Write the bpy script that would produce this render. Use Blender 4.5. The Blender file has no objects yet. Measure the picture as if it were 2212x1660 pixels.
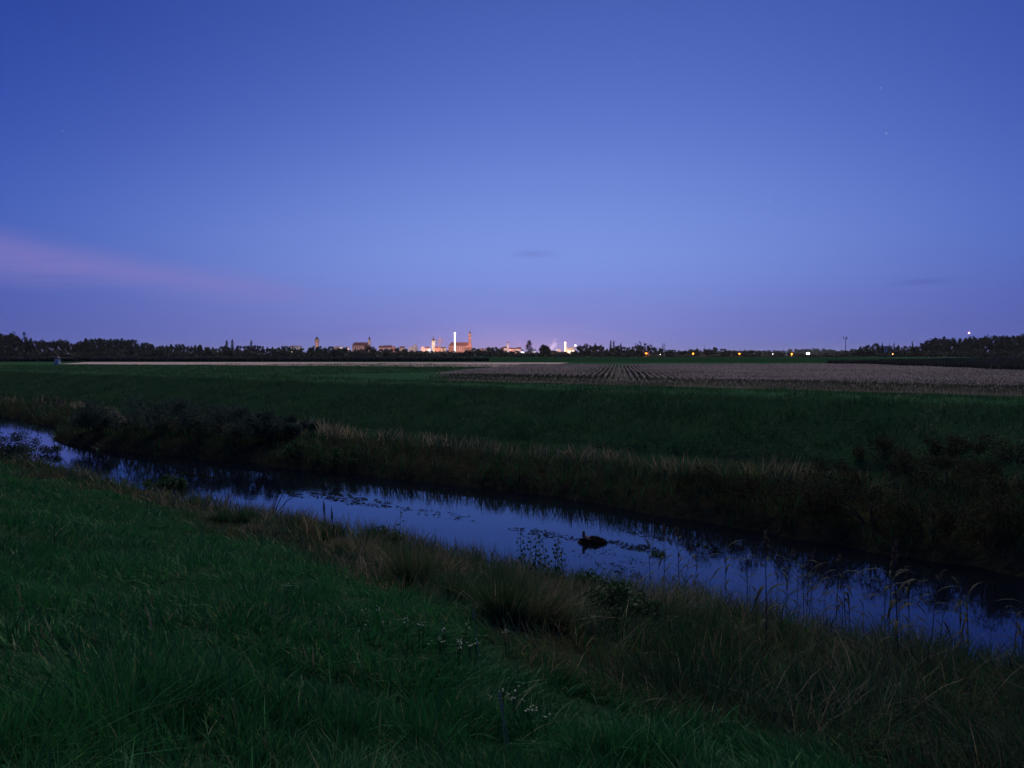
import bpy, bmesh, math, random
import numpy as np
from mathutils import Vector, Matrix

random.seed(7)
RNG = np.random.default_rng(7)
SC = bpy.context.scene
COL = SC.collection

# ------------------------------------------------------------------ camera
F = 769.0                      # focal length in pixels of a 1024 px wide picture
CAMZ = 6.0                     # eye above the stream's water
PITCH = math.atan(29.0 / F)    # looking slightly down
cam_data = bpy.data.cameras.new('camera')
cam_data.sensor_width = 36.0
cam_data.lens = F / 1024.0 * 36.0
cam_data.clip_start = 0.1
cam_data.clip_end = 30000.0
cam = bpy.data.objects.new('camera', cam_data)
cam.location = (0, 0, CAMZ)
cam.rotation_euler = (math.pi / 2 - PITCH, 0, 0)
COL.objects.link(cam)
SC.camera = cam

# ------------------------------------------------------------------ colour, world
def lin(r, g, b):
    f = lambda c: (c / 255 / 12.92) if c / 255 <= 0.04045 else ((c / 255 + 0.055) / 1.055) ** 2.4
    return (f(r), f(g), f(b), 1.0)

SC.view_settings.view_transform = 'Standard'
SC.view_settings.look = 'None'
SC.view_settings.exposure = 0.0
SC.view_settings.gamma = 1.0
SC.view_settings.use_curve_mapping = False
SC.cycles.use_adaptive_sampling = True
SC.cycles.adaptive_threshold = 0.02
SC.cycles.max_bounces = 6
SC.cycles.diffuse_bounces = 2
SC.cycles.glossy_bounces = 3
SC.cycles.transmission_bounces = 4
SC.cycles.volume_bounces = 1

def build_world():
    w = bpy.data.worlds.new('World')
    SC.world = w
    w.use_nodes = True
    nt = w.node_tree
    nt.nodes.clear()
    N, L = nt.nodes, nt.links

    def val(x):
        return x
    def link(sock, x):
        if isinstance(x, (int, float)):
            sock.default_value = x
        elif isinstance(x, tuple):
            sock.default_value = x
        else:
            L.new(x, sock)
    def m(op, a, b=0.0, c=0.0):
        n = N.new('ShaderNodeMath'); n.operation = op
        link(n.inputs[0], a); link(n.inputs[1], b)
        if len(n.inputs) > 2: link(n.inputs[2], c)
        return n.outputs[0]
    def smooth(x, a, b):
        n = N.new('ShaderNodeMapRange'); n.interpolation_type = 'SMOOTHSTEP'
        link(n.inputs['Value'], x)
        n.inputs['From Min'].default_value = a; n.inputs['From Max'].default_value = b
        return n.outputs['Result']
    def lerp(x, a, b, c, d):
        n = N.new('ShaderNodeMapRange'); n.clamp = True
        link(n.inputs['Value'], x)
        for k, v in zip(('From Min', 'From Max', 'To Min', 'To Max'), (a, b, c, d)):
            n.inputs[k].default_value = v
        return n.outputs['Result']
    def mix(f, a, b):
        n = N.new('ShaderNodeMix'); n.data_type = 'RGBA'
        link(n.inputs['Factor'], f); link(n.inputs[6], a); link(n.inputs[7], b)
        return n.outputs[2]
    def ramp(x, stops):
        n = N.new('ShaderNodeValToRGB')
        n.color_ramp.interpolation = 'B_SPLINE'
        e = n.color_ramp.elements
        while len(e) < len(stops): e.new(0.5)
        for el, (p, c) in zip(e, stops):
            el.position = p; el.color = lin(*c)
        link(n.inputs[0], x)
        return n.outputs[0]

    tc = N.new('ShaderNodeTexCoord')
    sep = N.new('ShaderNodeSeparateXYZ'); L.new(tc.outputs['Generated'], sep.inputs[0])
    elev = m('MULTIPLY', m('ARCSINE', sep.outputs[2]), 180 / math.pi)
    azim = m('MULTIPLY', m('ARCTAN2', sep.outputs[0], sep.outputs[1]), 180 / math.pi)
    ea = m('ABSOLUTE', elev)
    er = m('POWER', m('DIVIDE', ea, 90.0), 0.5)          # square root: finer near the horizon
    P = lambda e: (e / 90.0) ** 0.5
    centre = ramp(er, [(P(0), (112, 114, 188)), (P(1.8), (122, 128, 204)), (P(4.5), (123, 140, 216)),
                       (P(8.0), (126, 152, 226)), (P(13), (107, 132, 213)), (P(18.5), (84, 110, 196)), (P(25), (68, 94, 177)),
                       (P(45), (50, 70, 150)), (P(90), (36, 54, 124))])
    side = ramp(er, [(P(0), (62, 76, 154)), (P(4), (66, 84, 168)), (P(8), (62, 92, 182)),
                     (P(14), (48, 78, 172)), (P(25), (33, 58, 146)), (P(45), (32, 54, 130)), (P(90), (36, 54, 124))])
    away = m('ABSOLUTE', m('SUBTRACT', azim, lerp(ea, 0.0, 22.0, 0.5, 6.0)))
    f_side = smooth(away, 1.0, 47.0)
    col = mix(f_side, centre, side)
    # the eastern sky behind is darker
    back = smooth(away, 50.0, 140.0)
    col = mix(m('MULTIPLY', back, lerp(er, 0.0, 0.9, 0.62, 0.0)), col, lin(14, 24, 66))
    # light dome over the town
    gx = m('DIVIDE', m('SUBTRACT', azim, 0.8), 9.0)
    gy = m('DIVIDE', ea, 2.3)
    glow = m('EXPONENT', m('MULTIPLY', m('ADD', m('MULTIPLY', gx, gx), m('MULTIPLY', gy, gy)), -1.0))
    col = mix(m('MULTIPLY', glow, 0.60), col, lin(166, 152, 214))
    gx2 = m('DIVIDE', m('SUBTRACT', azim, 0.6), 5.0)
    gy2 = m('DIVIDE', ea, 1.1)
    glow2 = m('EXPONENT', m('MULTIPLY', m('ADD', m('MULTIPLY', gx2, gx2), m('MULTIPLY', gy2, gy2)), -1.0))
    col = mix(m('MULTIPLY', glow2, 0.45), col, lin(206, 160, 214))
    # thin high cloud catching the last rose light
    mp = N.new('ShaderNodeMapping'); L.new(tc.outputs['Generated'], mp.inputs[0])
    mp.inputs['Scale'].default_value = (5.0, 5.0, 42.0)
    nz = N.new('ShaderNodeTexNoise'); L.new(mp.outputs[0], nz.inputs[0])
    nz.inputs['Scale'].default_value = 1.0; nz.inputs['Detail'].default_value = 5.0
    nz.inputs['Roughness'].default_value = 0.62
    wob = m('MULTIPLY', m('SUBTRACT', nz.outputs['Fac'], 0.5), 2.2)
    ew = m('ADD', elev, wob)
    top = lerp(azim, -36.0, -12.5, 8.3, 4.7)
    bot = lerp(azim, -36.0, -14.0, 4.6, 4.0)
    c1 = smooth(m('SUBTRACT', top, ew), -0.5, 1.4)
    c2 = smooth(m('SUBTRACT', ew, bot), -1.1, 0.9)
    c3 = m('MULTIPLY', smooth(azim, -9.5, -19.0), smooth(azim, -85.0, -60.0))
    cm = m('MULTIPLY', m('MULTIPLY', c1, c2), c3)
    cm = m('MULTIPLY', cm, lerp(nz.outputs['Fac'], 0.3, 0.7, 0.25, 0.75))
    col = mix(cm, col, lin(134, 123, 192))
    # faint veil low down, right across
    veil = m('MULTIPLY', smooth(ea, 6.5, 1.5), lerp(nz.outputs['Fac'], 0.4, 0.75, 0.0, 0.20))
    col = mix(veil, col, lin(100, 96, 178))
    # two small dark wisps
    for a0, e0, ra, re, k in ((28.0, 4.75, 1.7, 0.16, 0.3), (1.6, 7.4, 1.4, 0.22, 0.22), (27.0, 1.7, 3.0, 0.5, 0.0)):
        dx = m('DIVIDE', m('SUBTRACT', azim, a0), ra)
        dy = m('DIVIDE', m('SUBTRACT', m('ADD', elev, m('MULTIPLY', wob, 0.25)), e0), re)
        g = m('EXPONENT', m('MULTIPLY', m('ADD', m('MULTIPLY', dx, dx), m('MULTIPLY', dy, dy)), -1.0))
        col = mix(m('MULTIPLY', g, k), col, lin(66, 76, 150))
    # the first stars
    for (a0, e0, b) in ((25.3, 17.2, .5), (25.7, 14.4, .6), (5.1, 10.4, .45), (9.3, 20.2, .45),
                        (18.4, 10.6, .35), (-12.2, 9.4, .35), (-30.0, 14.0, .3)):
        a, e = math.radians(a0), math.radians(e0)
        vm = N.new('ShaderNodeVectorMath'); vm.operation = 'DOT_PRODUCT'
        nrm = N.new('ShaderNodeVectorMath'); nrm.operation = 'NORMALIZE'
        L.new(tc.outputs['Generated'], nrm.inputs[0]); L.new(nrm.outputs[0], vm.inputs[0])
        vm.inputs[1].default_value = (math.sin(a) * math.cos(e), math.cos(a) * math.cos(e), math.sin(e))
        st = m('GREATER_THAN', vm.outputs['Value'], math.cos(math.radians(0.03)))
        col = mix(m('MULTIPLY', st, b), col, (1, 1, 1, 1))
    bg = N.new('ShaderNodeBackground'); L.new(col, bg.inputs['Color'])
    bg.inputs['Strength'].default_value = 1.0
    out = N.new('ShaderNodeOutputWorld'); L.new(bg.outputs[0], out.inputs['Surface'])
    w.cycles.sampling_method = 'MANUAL'
    w.cycles.sample_map_resolution = 512
build_world()
# the last light: a very soft, dim source high in the evening sky
sun_data = bpy.data.lights.new('evening_sun', 'SUN')
sun_data.energy = 2.1
sun_data.angle = math.radians(36)
sun_data.color = (1.0, 0.92, 0.74)
sun = bpy.data.objects.new('evening_sun', sun_data)
sun.rotation_euler = (math.radians(-42), 0, math.radians(-6))
COL.objects.link(sun)

# ------------------------------------------------------------------ picture -> place (only to work out where things stand)
K = 1024.0 / 2212.0
FWD = np.array([0, math.cos(PITCH), -math.sin(PITCH)])
UP = np.array([0, math.sin(PITCH), math.cos(PITCH)])
RIGHT = np.array([1.0, 0, 0])
EYE = np.array([0, 0, CAMZ])
def ray(vx, vy):
    return FWD + RIGHT * ((vx * K - 512) / F) + UP * ((384 - vy * K) / F)
def at_z(vx, vy, z):
    d = ray(vx, vy); return EYE + d * ((z - CAMZ) / d[2])
def at_depth(vx, vy, Y):
    d = ray(vx, vy); return EYE + d * (Y / d[1])
def top_z(vy, Y):
    return float(at_depth(1106, vy, Y)[2])
def x_at(vx, Y):
    return float(at_depth(vx, 767, Y)[0])

# ------------------------------------------------------------------ terrain
TH = math.radians(37.7)
NV = np.array([math.sin(TH), math.cos(TH)])       # across the stream, away from the camera
TV = np.array([-math.cos(TH), math.sin(TH)])      # along the stream
ZF = 3.85                                         # level of the far fields
def nt_of(x, y):
    return x * NV[0] + y * NV[1], x * TV[0] + y * TV[1]
def xy_of(n, t):
    return n * NV[0] + t * TV[0], n * NV[1] + t * TV[1]

def vnoise(x, y, seed=0):
    x = np.asarray(x, float); y = np.asarray(y, float)
    xi = np.floor(x).astype(np.int64); yi = np.floor(y).astype(np.int64)
    fx = x - xi; fy = y - yi
    fx = fx * fx * (3 - 2 * fx); fy = fy * fy * (3 - 2 * fy)
    def h(a, b):
        v = (a * 374761393 + b * 668265263 + seed * 974634541) & 0xFFFFFFFF
        v = ((v ^ (v >> 13)) * 1274126177) & 0xFFFFFFFF
        return ((v ^ (v >> 16)) & 0xFFFF) / 65535.0
    return (h(xi, yi) * (1 - fx) + h(xi + 1, yi) * fx) * (1 - fy) + (h(xi, yi + 1) * (1 - fx) + h(xi + 1, yi + 1) * fx) * fy
def fbm(x, y, seed=0):
    return (vnoise(x, y, seed) * 4 + vnoise(x * 2.1, y * 2.1, seed + 1) * 2 + vnoise(x * 4.3, y * 4.3, seed + 2)) / 7.0

def near_line(t):       # near waterline
    b = np.interp(t, [-400, -30, 0, 12, 30, 47, 63, 85, 140, 400], [17, 17, 16.8, 16.3, 16.2, 17.2, 19.8, 20.8, 19, 19])
    return b + 0.9 * (vnoise(np.asarray(t) / 3.1, 0.5, 3) - 0.5) + 0.5 * (vnoise(np.asarray(t) / 1.1, 4.5, 4) - 0.5)
def far_line(t):
    b = np.interp(t, [-400, -30, 0, 19, 30, 40, 50, 57, 62, 68, 85, 140, 400], [24.5, 24.5, 24.6, 26.8, 25.8, 24.3, 22.6, 22.6, 24.8, 27.2, 28.6, 27, 27])
    return b + 0.9 * (vnoise(np.asarray(t) / 2.7, 7.5, 5) - 0.5) + 0.4 * (vnoise(np.asarray(t) / 0.9, 2.5, 6) - 0.5)
def height(x, y):
    n, t = nt_of(np.asarray(x, float), np.asarray(y, float))
    a, b = near_line(t), far_line(t)
    o = n - a
    z1 = np.interp(o, [-4000, -60, -24, -16.6, -8.2, -5.6, -4.0, -1.6, -0.25, 0.0, 1.5, 3.0], [4.9, 4.9, 4.75, 4.42, 2.25, 1.55, 1.25, 0.72, 0.28, 0.0, -0.7, -0.9])
    p = n - b
    z2 = np.interp(p, [-3.0, -1.5, 0, 0.25, 1.0, 3.0, 6.0, 12], [-0.9, -0.7, 0.0, 0.3, 0.65, 1.1, 1.35, 1.4])
    z3 = np.interp(n, [30.0, 33.0, 40.6, 42.6], [-2.0, 1.6, ZF - 0.12, ZF])
    z2 = np.maximum(z2, z3)
    m = (a + b) / 2
    z = np.where(n < m, z1, z2)
    amp = np.clip(np.minimum(np.abs(o), np.abs(p)) / 3, 0, 1) * np.clip((44 - n) / 6, 0, 1)
    far = np.hypot(x, y)
    z = z + amp * ((fbm(x / 2.3, y / 2.3, 11) - 0.5) * 0.22 + (fbm(x / 7.0, y / 7.0, 12) - 0.5) * 0.30)
    z = z + np.clip((n - 44) / 10, 0, 1) * (fbm(x / 9.0, y / 9.0, 13) - 0.5) * 0.08 * np.clip(1 - far / 400, 0, 1)
    return z
def hz(x, y):
    return float(height(np.array([x]), np.array([y]))[0])
def on_ground(vx, vy):
    d = ray(vx, vy)
    s = np.concatenate([np.arange(1.5, 60, 0.02), np.arange(60, 1200, 0.5)])
    p = EYE[None, :] + d[None, :] * s[:, None]
    below = p[:, 2] <= np.maximum(height(p[:, 0], p[:, 1]), 0.0)
    i = int(np.argmax(below)) if below.any() else len(s) - 1
    return p[i]

# ------------------------------------------------------------------ mesh helpers
def np_mesh(name, V, T, attrs=None, smooth=False):
    me = bpy.data.meshes.new(name)
    V = np.ascontiguousarray(V, dtype=np.float32); T = np.ascontiguousarray(T, dtype=np.int32)
    k = T.shape[1]
    me.vertices.add(len(V)); me.vertices.foreach_set('co', V.ravel())
    me.loops.add(T.size); me.loops.foreach_set('vertex_index', T.ravel())
    me.polygons.add(len(T))
    me.polygons.foreach_set('loop_start', np.arange(0, T.size, k, dtype=np.int32))
    if smooth: me.polygons.foreach_set('use_smooth', np.ones(len(T), dtype=bool))
    for an, av in (attrs or {}).items():
        at = me.attributes.new(an, 'FLOAT', 'POINT')
        at.data.foreach_set('value', np.ascontiguousarray(av, dtype=np.float32))
    me.update(calc_edges=True)
    return me
def add(name, me, mat=None, parent=None, loc=None):
    if mat is not None and len(me.materials) == 0: me.materials.append(mat)
    o = bpy.data.objects.new(name, me); COL.objects.link(o)
    if parent is not None: o.parent = parent
    if loc is not None: o.location = loc
    return o
def tag(o, label=None, cat=None, group=None, kind=None):
    if label: o['label'] = label
    if cat: o['category'] = cat
    if group: o['group'] = group
    if kind: o['kind'] = kind
    return o
def thing(name, label, cat, loc=(0, 0, 0), rz=0.0, group=None):
    o = bpy.data.objects.new(name, None); COL.objects.link(o)
    o.empty_display_size = 0.2
    o.location = loc; o.rotation_euler = (0, 0, rz)
    return tag(o, label, cat, group)

def bm_mesh(name, build, smooth=False):
    bm = bmesh.new(); build(bm)
    bmesh.ops.recalc_face_normals(bm, faces=bm.faces)
    me = bpy.data.meshes.new(name); bm.to_mesh(me); bm.free()
    if smooth:
        for p in me.polygons: p.use_smooth = True
    return me
def bm_box(bm, x0, x1, y0, y1, z0, z1, bev=0.0):
    v = [bm.verts.new((x, y, z)) for z in (z0, z1) for x, y in ((x0, y0), (x1, y0), (x1, y1), (x0, y1))]
    f = [bm.faces.new([v[i] for i in q]) for q in ((3, 2, 1, 0), (4, 5, 6, 7), (0, 1, 5, 4), (1, 2, 6, 5), (2, 3, 7, 6), (3, 0, 4, 7))]
    if bev > 0:
        es = {e for q in f for e in q.edges}
        bmesh.ops.bevel(bm, geom=list(es), offset=bev, segments=2, affect='EDGES', profile=0.6)
def bm_gable(bm, x0, x1, y0, y1, z0, z1, axis='x', over=0.4, th=0.25):
    """solid pitched roof; ridge along axis"""
    if axis == 'x':
        ym = (y0 + y1) / 2
        pts = [[(x, y0 - over, z0), (x, ym, z1), (x, y1 + over, z0), (x, y1 + over, z0 - th), (x, y0 - over, z0 - th)] for x in (x0 - over, x1 + over)]
    else:
        xm = (x0 + x1) / 2
        pts = [[(x0 - over, y, z0), (xm, y, z1), (x1 + over, y, z0), (x1 + over, y, z0 - th), (x0 - over, y, z0 - th)] for y in (y0 - over, y1 + over)]
    r = [[bm.verts.new(p) for p in ring] for ring in pts]
    bm.faces.new(r[0]); bm.faces.new(r[1][::-1])
    for i in range(5):
        j = (i + 1) % 5
        bm.faces.new((r[0][i], r[1][i], r[1][j], r[0][j]))
def bm_lathe(bm, prof, seg=12, cx=0, cy=0, rot=0.0):
    """prof: list of (radius, z); closed with caps or apex"""
    rings = []
    for r, z in prof:
        if r <= 1e-6: rings.append([bm.verts.new((cx, cy, z))])
        else: rings.append([bm.verts.new((cx + r * math.cos(rot + 2 * math.pi * i / seg), cy + r * math.sin(rot + 2 * math.pi * i / seg), z)) for i in range(seg)])
    for a, b in zip(rings[:-1], rings[1:]):
        for i in range(seg):
            j = (i + 1) % seg
            if len(a) == 1: bm.faces.new((a[0], b[i], b[j]))
            elif len(b) == 1: bm.faces.new((a[i], a[j], b[0]))
            else: bm.faces.new((a[i], a[j], b[j], b[i]))
    if len(rings[0]) > 1: bm.faces.new(rings[0][::-1])
    if len(rings[-1]) > 1: bm.faces.new(rings[-1])
def bm_tube(bm, pts, radii, seg=6):
    rings = []
    pts = [Vector(p) for p in pts]
    for i, (p, r) in enumerate(zip(pts, radii)):
        d = (pts[min(i + 1, len(pts) - 1)] - pts[max(i - 1, 0)]).normalized()
        a = d.orthogonal().normalized(); b = d.cross(a)
        # keep the frame steady
        ref = Vector((1, 0, 0)) if abs(d.x) < 0.8 else Vector((0, 1, 0))
        a = (ref - d * ref.dot(d)).normalized(); b = d.cross(a)
        rings.append([bm.verts.new(p + (a * math.cos(2 * math.pi * k / seg) + b * math.sin(2 * math.pi * k / seg)) * r) for k in range(seg)])
    for a, b in zip(rings[:-1], rings[1:]):
        for i in range(seg):
            j = (i + 1) % seg
            bm.faces.new((a[i], a[j], b[j], b[i]))
    bm.faces.new(rings[0][::-1]); bm.faces.new(rings[-1])

# ------------------------------------------------------------------ materials
MATS = {}
def surf(name, c1, c2=None, rough=0.8, scale=3.0, bump=0.0, bscale=None, spec=0.3, metal=0.0, detail=4.0):
    if name in MATS: return MATS[name]
    m = bpy.data.materials.new(name); m.use_nodes = True
    nt = m.node_tree; N, L = nt.nodes, nt.links
    b = N['Principled BSDF']
    b.inputs['Roughness'].default_value = rough
    b.inputs['Specular IOR Level'].default_value = spec
    b.inputs['Metallic'].default_value = metal
    tc = N.new('ShaderNodeTexCoord')
    nz = N.new('ShaderNodeTexNoise'); nz.inputs['Scale'].default_value = scale; nz.inputs['Detail'].default_value = detail
    L.new(tc.outputs['Object'], nz.inputs['Vector'])
    r = N.new('ShaderNodeValToRGB')
    c2 = c2 or tuple(x * 0.65 for x in c1)
    r.color_ramp.elements[0].position = 0.3; r.color_ramp.elements[0].color = (*c2[:3], 1)
    r.color_ramp.elements[1].position = 0.7; r.color_ramp.elements[1].color = (*c1[:3], 1)
    L.new(nz.outputs['Fac'], r.inputs[0]); L.new(r.outputs[0], b.inputs['Base Color'])
    if bump:
        n2 = N.new('ShaderNodeTexNoise'); n2.inputs['Scale'].default_value = bscale or scale * 3; n2.inputs['Detail'].default_value = 5
        L.new(tc.outputs['Object'], n2.inputs['Vector'])
        bp = N.new('ShaderNodeBump'); bp.inputs['Strength'].default_value = 1.0; bp.inputs['Distance'].default_value = bump
        L.new(n2.outputs['Fac'], bp.inputs['Height']); L.new(bp.outputs[0], b.inputs['Normal'])
    MATS[name] = m
    return m
def leafy(name, stops, transl=0.3, rough=0.6, spec=0.12):
    if name in MATS: return MATS[name]
    m = bpy.data.materials.new(name); m.use_nodes = True
    nt = m.node_tree; N, L = nt.nodes, nt.links
    b = N['Principled BSDF']; out = N['Material Output']
    b.inputs['Roughness'].default_value = rough; b.inputs['Specular IOR Level'].default_value = spec
    at = N.new('ShaderNodeAttribute'); at.attribute_name = 'tint'
    r = N.new('ShaderNodeValToRGB'); e = r.color_ramp.elements
    while len(e) < len(stops): e.new(0.5)
    for el, (p, c) in zip(e, stops): el.position = p; el.color = (*c, 1)
    L.new(at.outputs['Fac'], r.inputs[0])
    L.new(r.outputs[0], b.inputs['Base Color'])
    tr = N.new('ShaderNodeBsdfTranslucent'); L.new(r.outputs[0], tr.inputs['Color'])
    mx = N.new('ShaderNodeMixShader'); mx.inputs[0].default_value = transl
    L.new(b.outputs[0], mx.inputs[1]); L.new(tr.outputs[0], mx.inputs[2]); L.new(mx.outputs[0], out.inputs['Surface'])
    MATS[name] = m
    return m
def glow(name, col, strength):
    if name in MATS: return MATS[name]
    m = bpy.data.materials.new(name); m.use_nodes = True
    nt = m.node_tree; N, L = nt.nodes, nt.links
    N.remove(N['Principled BSDF'])
    e = N.new('ShaderNodeEmission'); e.inputs[0].default_value = (*col, 1); e.inputs[1].default_value = strength
    L.new(e.outputs[0], N['Material Output'].inputs['Surface'])
    MATS[name] = m
    return m

GRASS = leafy('meadow_grass', [(0.0, (0.009, 0.058, 0.018)), (0.45, (0.018, 0.118, 0.034)), (0.8, (0.030, 0.165, 0.046)), (0.93, (0.065, 0.165, 0.06)), (1.0, (0.20, 0.19, 0.10))])
GRASS_FAR = leafy('slope_grass', [(0.0, (0.010, 0.036, 0.017)), (0.5, (0.018, 0.064, 0.026)), (0.85, (0.026, 0.110, 0.036)), (1.0, (0.11, 0.11, 0.065))])
BANK = leafy('bank_grass', [(0.0, (0.010, 0.044, 0.018)), (0.4, (0.024, 0.086, 0.032)), (0.6, (0.065, 0.095, 0.042)), (0.8, (0.17, 0.14, 0.085)), (1.0, (0.36, 0.29, 0.19))])
DRY = leafy('dry_stems', [(0.0, (0.018, 0.014, 0.010)), (0.6, (0.045, 0.034, 0.022)), (1.0, (0.13, 0.105, 0.07))], transl=0.15, spec=.1)
LEAF = leafy('broad_leaves', [(0.0, (0.010, 0.034, 0.012)), (0.5, (0.022, 0.066, 0.022)), (1.0, (0.045, 0.100, 0.032))])
WILLOW = leafy('willow_leaves', [(0.0, (0.018, 0.036, 0.028)), (0.5, (0.038, 0.066, 0.052)), (1.0, (0.068, 0.100, 0.080))], rough=.7, spec=.08)
TREELEAF = leafy('tree_leaves', [(0.0, (0.008, 0.014, 0.009)), (0.5, (0.015, 0.026, 0.015)), (1.0, (0.030, 0.044, 0.025))], transl=0.2)
GREYLEAF = leafy('grey_green_leaves', [(0.0, (0.020, 0.028, 0.022)), (0.5, (0.036, 0.048, 0.038)), (1.0, (0.060, 0.074, 0.058))], transl=0.2)
CONIFER = leafy('conifer_needles', [(0.0, (0.008, 0.016, 0.011)), (1.0, (0.022, 0.038, 0.022))], transl=0.1)
MAIZE = leafy('maize_leaves', [(0.0, (0.020, 0.050, 0.022)), (0.35, (0.060, 0.075, 0.040)), (0.6, (0.28, 0.23, 0.20)), (1.0, (0.54, 0.44, 0.39))], transl=0.4)
BARK = surf('bark', (0.060, 0.045, 0.035), (0.025, 0.020, 0.016), 0.9, 6.0, 0.02)
FLOWER = surf('white_petals', (0.60, 0.64, 0.50), (0.40, 0.45, 0.34), 0.7, 30)
STEM = surf('green_stem', (0.03, 0.08, 0.025), (0.018, 0.05, 0.016), 0.9, 20, spec=0.0)
WEED = leafy('water_weed', [(0.0, (0.004, 0.006, 0.004)), (0.8, (0.010, 0.014, 0.007)), (1.0, (0.030, 0.036, 0.018))], transl=0.0, rough=0.9, spec=0.0)

# ground material: grass where mown, dark soil under the rank bank growth
def ground_material():
    m = bpy.data.materials.new('ground'); m.use_nodes = True
    nt = m.node_tree; N, L = nt.nodes, nt.links
    b = N['Principled BSDF']; b.inputs['Roughness'].default_value = 1.0; b.inputs['Specular IOR Level'].default_value = 0.0
    geo = N.new('ShaderNodeNewGeometry')
    def noise(sc, det=4):
        n = N.new('ShaderNodeTexNoise'); n.inputs['Scale'].default_value = sc; n.inputs['Detail'].default_value = det
        L.new(geo.outputs['Position'], n.inputs['Vector']); return n.outputs['Fac']
    def rmp(x, stops):
        r = N.new('ShaderNodeValToRGB'); e = r.color_ramp.elements
        while len(e) < len(stops): e.new(0.5)
        for el, (p, c) in zip(e, stops): el.position = p; el.color = (*c, 1)
        L.new(x, r.inputs[0]); return r.outputs[0]
    def mixc(f, a, b2):
        n = N.new('ShaderNodeMix'); n.data_type = 'RGBA'; L.new(f, n.inputs[0]); L.new(a, n.inputs[6]); L.new(b2, n.inputs[7]); return n.outputs[2]
    g1 = rmp(noise(0.35, 6), [(0.3, (0.010, 0.028, 0.016)), (0.55, (0.014, 0.040, 0.020)), (0.75, (0.026, 0.046, 0.024))])
    g2 = rmp(noise(7.0, 6), [(0.3, (0.006, 0.018, 0.010)), (0.7, (0.020, 0.046, 0.024))])
    mx = N.new('ShaderNodeMix'); mx.data_type = 'RGBA'; mx.inputs[0].default_value = 0.5
    L.new(g1, mx.inputs[6]); L.new(g2, mx.inputs[7])
    soil = rmp(noise(3.0, 6), [(0.3, (0.012, 0.013, 0.008)), (0.7, (0.026, 0.026, 0.016))])
    at = N.new('ShaderNodeAttribute'); at.attribute_name = 'soil'
    lit_flat = rmp(noise(0.8, 6), [(0.3, (0.018, 0.054, 0.028)), (0.7, (0.030, 0.080, 0.038))])  # level ground's stronger light put into a brighter green
    a2 = N.new('ShaderNodeAttribute'); a2.attribute_name = 'lit_flat'
    L.new(mixc(at.outputs['Fac'], mixc(a2.outputs['Fac'], mx.outputs[2], lit_flat), soil), b.inputs['Base Color'])
    bp = N.new('ShaderNodeBump'); bp.inputs['Distance'].default_value = 0.10; bp.inputs['Strength'].default_value = 0.8
    L.new(noise(5.0, 8), bp.inputs['Height']); L.new(bp.outputs[0], b.inputs['Normal'])
    return m

def spread(lo, hi, a, b, step, grow=1.22):
    """fine between a and b, growing outwards to lo and hi"""
    mid = list(np.arange(a, b + 1e-6, step))
    up, s = [], step
    x = b
    while x < hi:
        s *= grow; x += s; up.append(min(x, hi))
    dn, s = [], step
    x = a
    while x > lo:
        s *= grow; x -= s; dn.append(max(x, lo))
    return np.array(dn[::-1] + mid + up)

def veg_edge(t):    # where the mown meadow ends and the rank growth starts
    return np.interp(t, [-60, 0, 2, 6.5, 12, 22, 36, 60, 120], [4.6, 4.9, 5.5, 7.5, 9.8, 12.0, 12.2, 15.0, 15.0]) + 1.2 * (vnoise(np.asarray(t) / 2.2, 3.3, 21) - 0.5)
def far_edge(t):    # upper limit of the rank growth on the far bank
    return far_line(t) + np.interp(t, [-60, 0, 10, 20, 30, 45, 60, 100], [8.6, 7.8, 5.0, 4.0, 4.6, 5.0, 4.6, 4.5]) + 1.4 * (vnoise(np.asarray(t) / 2.6, 1.3, 22) - 0.5)

def build_ground():
    nn = spread(-4000, 9500, -16, 52, 0.33, 1.2)
    tt = spread(-9500, 9500, -26, 96, 0.55, 1.2)
    A, B = np.meshgrid(nn, tt, indexing='ij')
    X, Y = xy_of(A, B)
    Z = height(X, Y)
    V = np.stack([X.ravel(), Y.ravel(), Z.ravel()], 1)
    h, w = A.shape
    i = np.arange(h - 1)[:, None] * w + np.arange(w - 1)[None, :]
    Q = np.stack([i, i + w, i + w + 1, i + 1], -1).reshape(-1, 4)
    t = B.ravel(); n = A.ravel()
    s = np.clip((n - veg_edge(t) + 0.4) / 1.2, 0, 1) * np.clip((far_edge(t) - n) / 1.5, 0, 1)
    lit_flat = np.clip((n - 40.6) / 1.5, 0, 1)  # painted brighter from the crest on, slope left darker as if less lit
    me = np_mesh('ground', V, Q[:, ::-1], {'soil': s, 'lit_flat': lit_flat}, smooth=True)
    o = add('ground', me, ground_material())
    tag(o, 'grassy banks and flat farmland running out to the horizon', 'ground', kind='structure')
build_ground()

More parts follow.
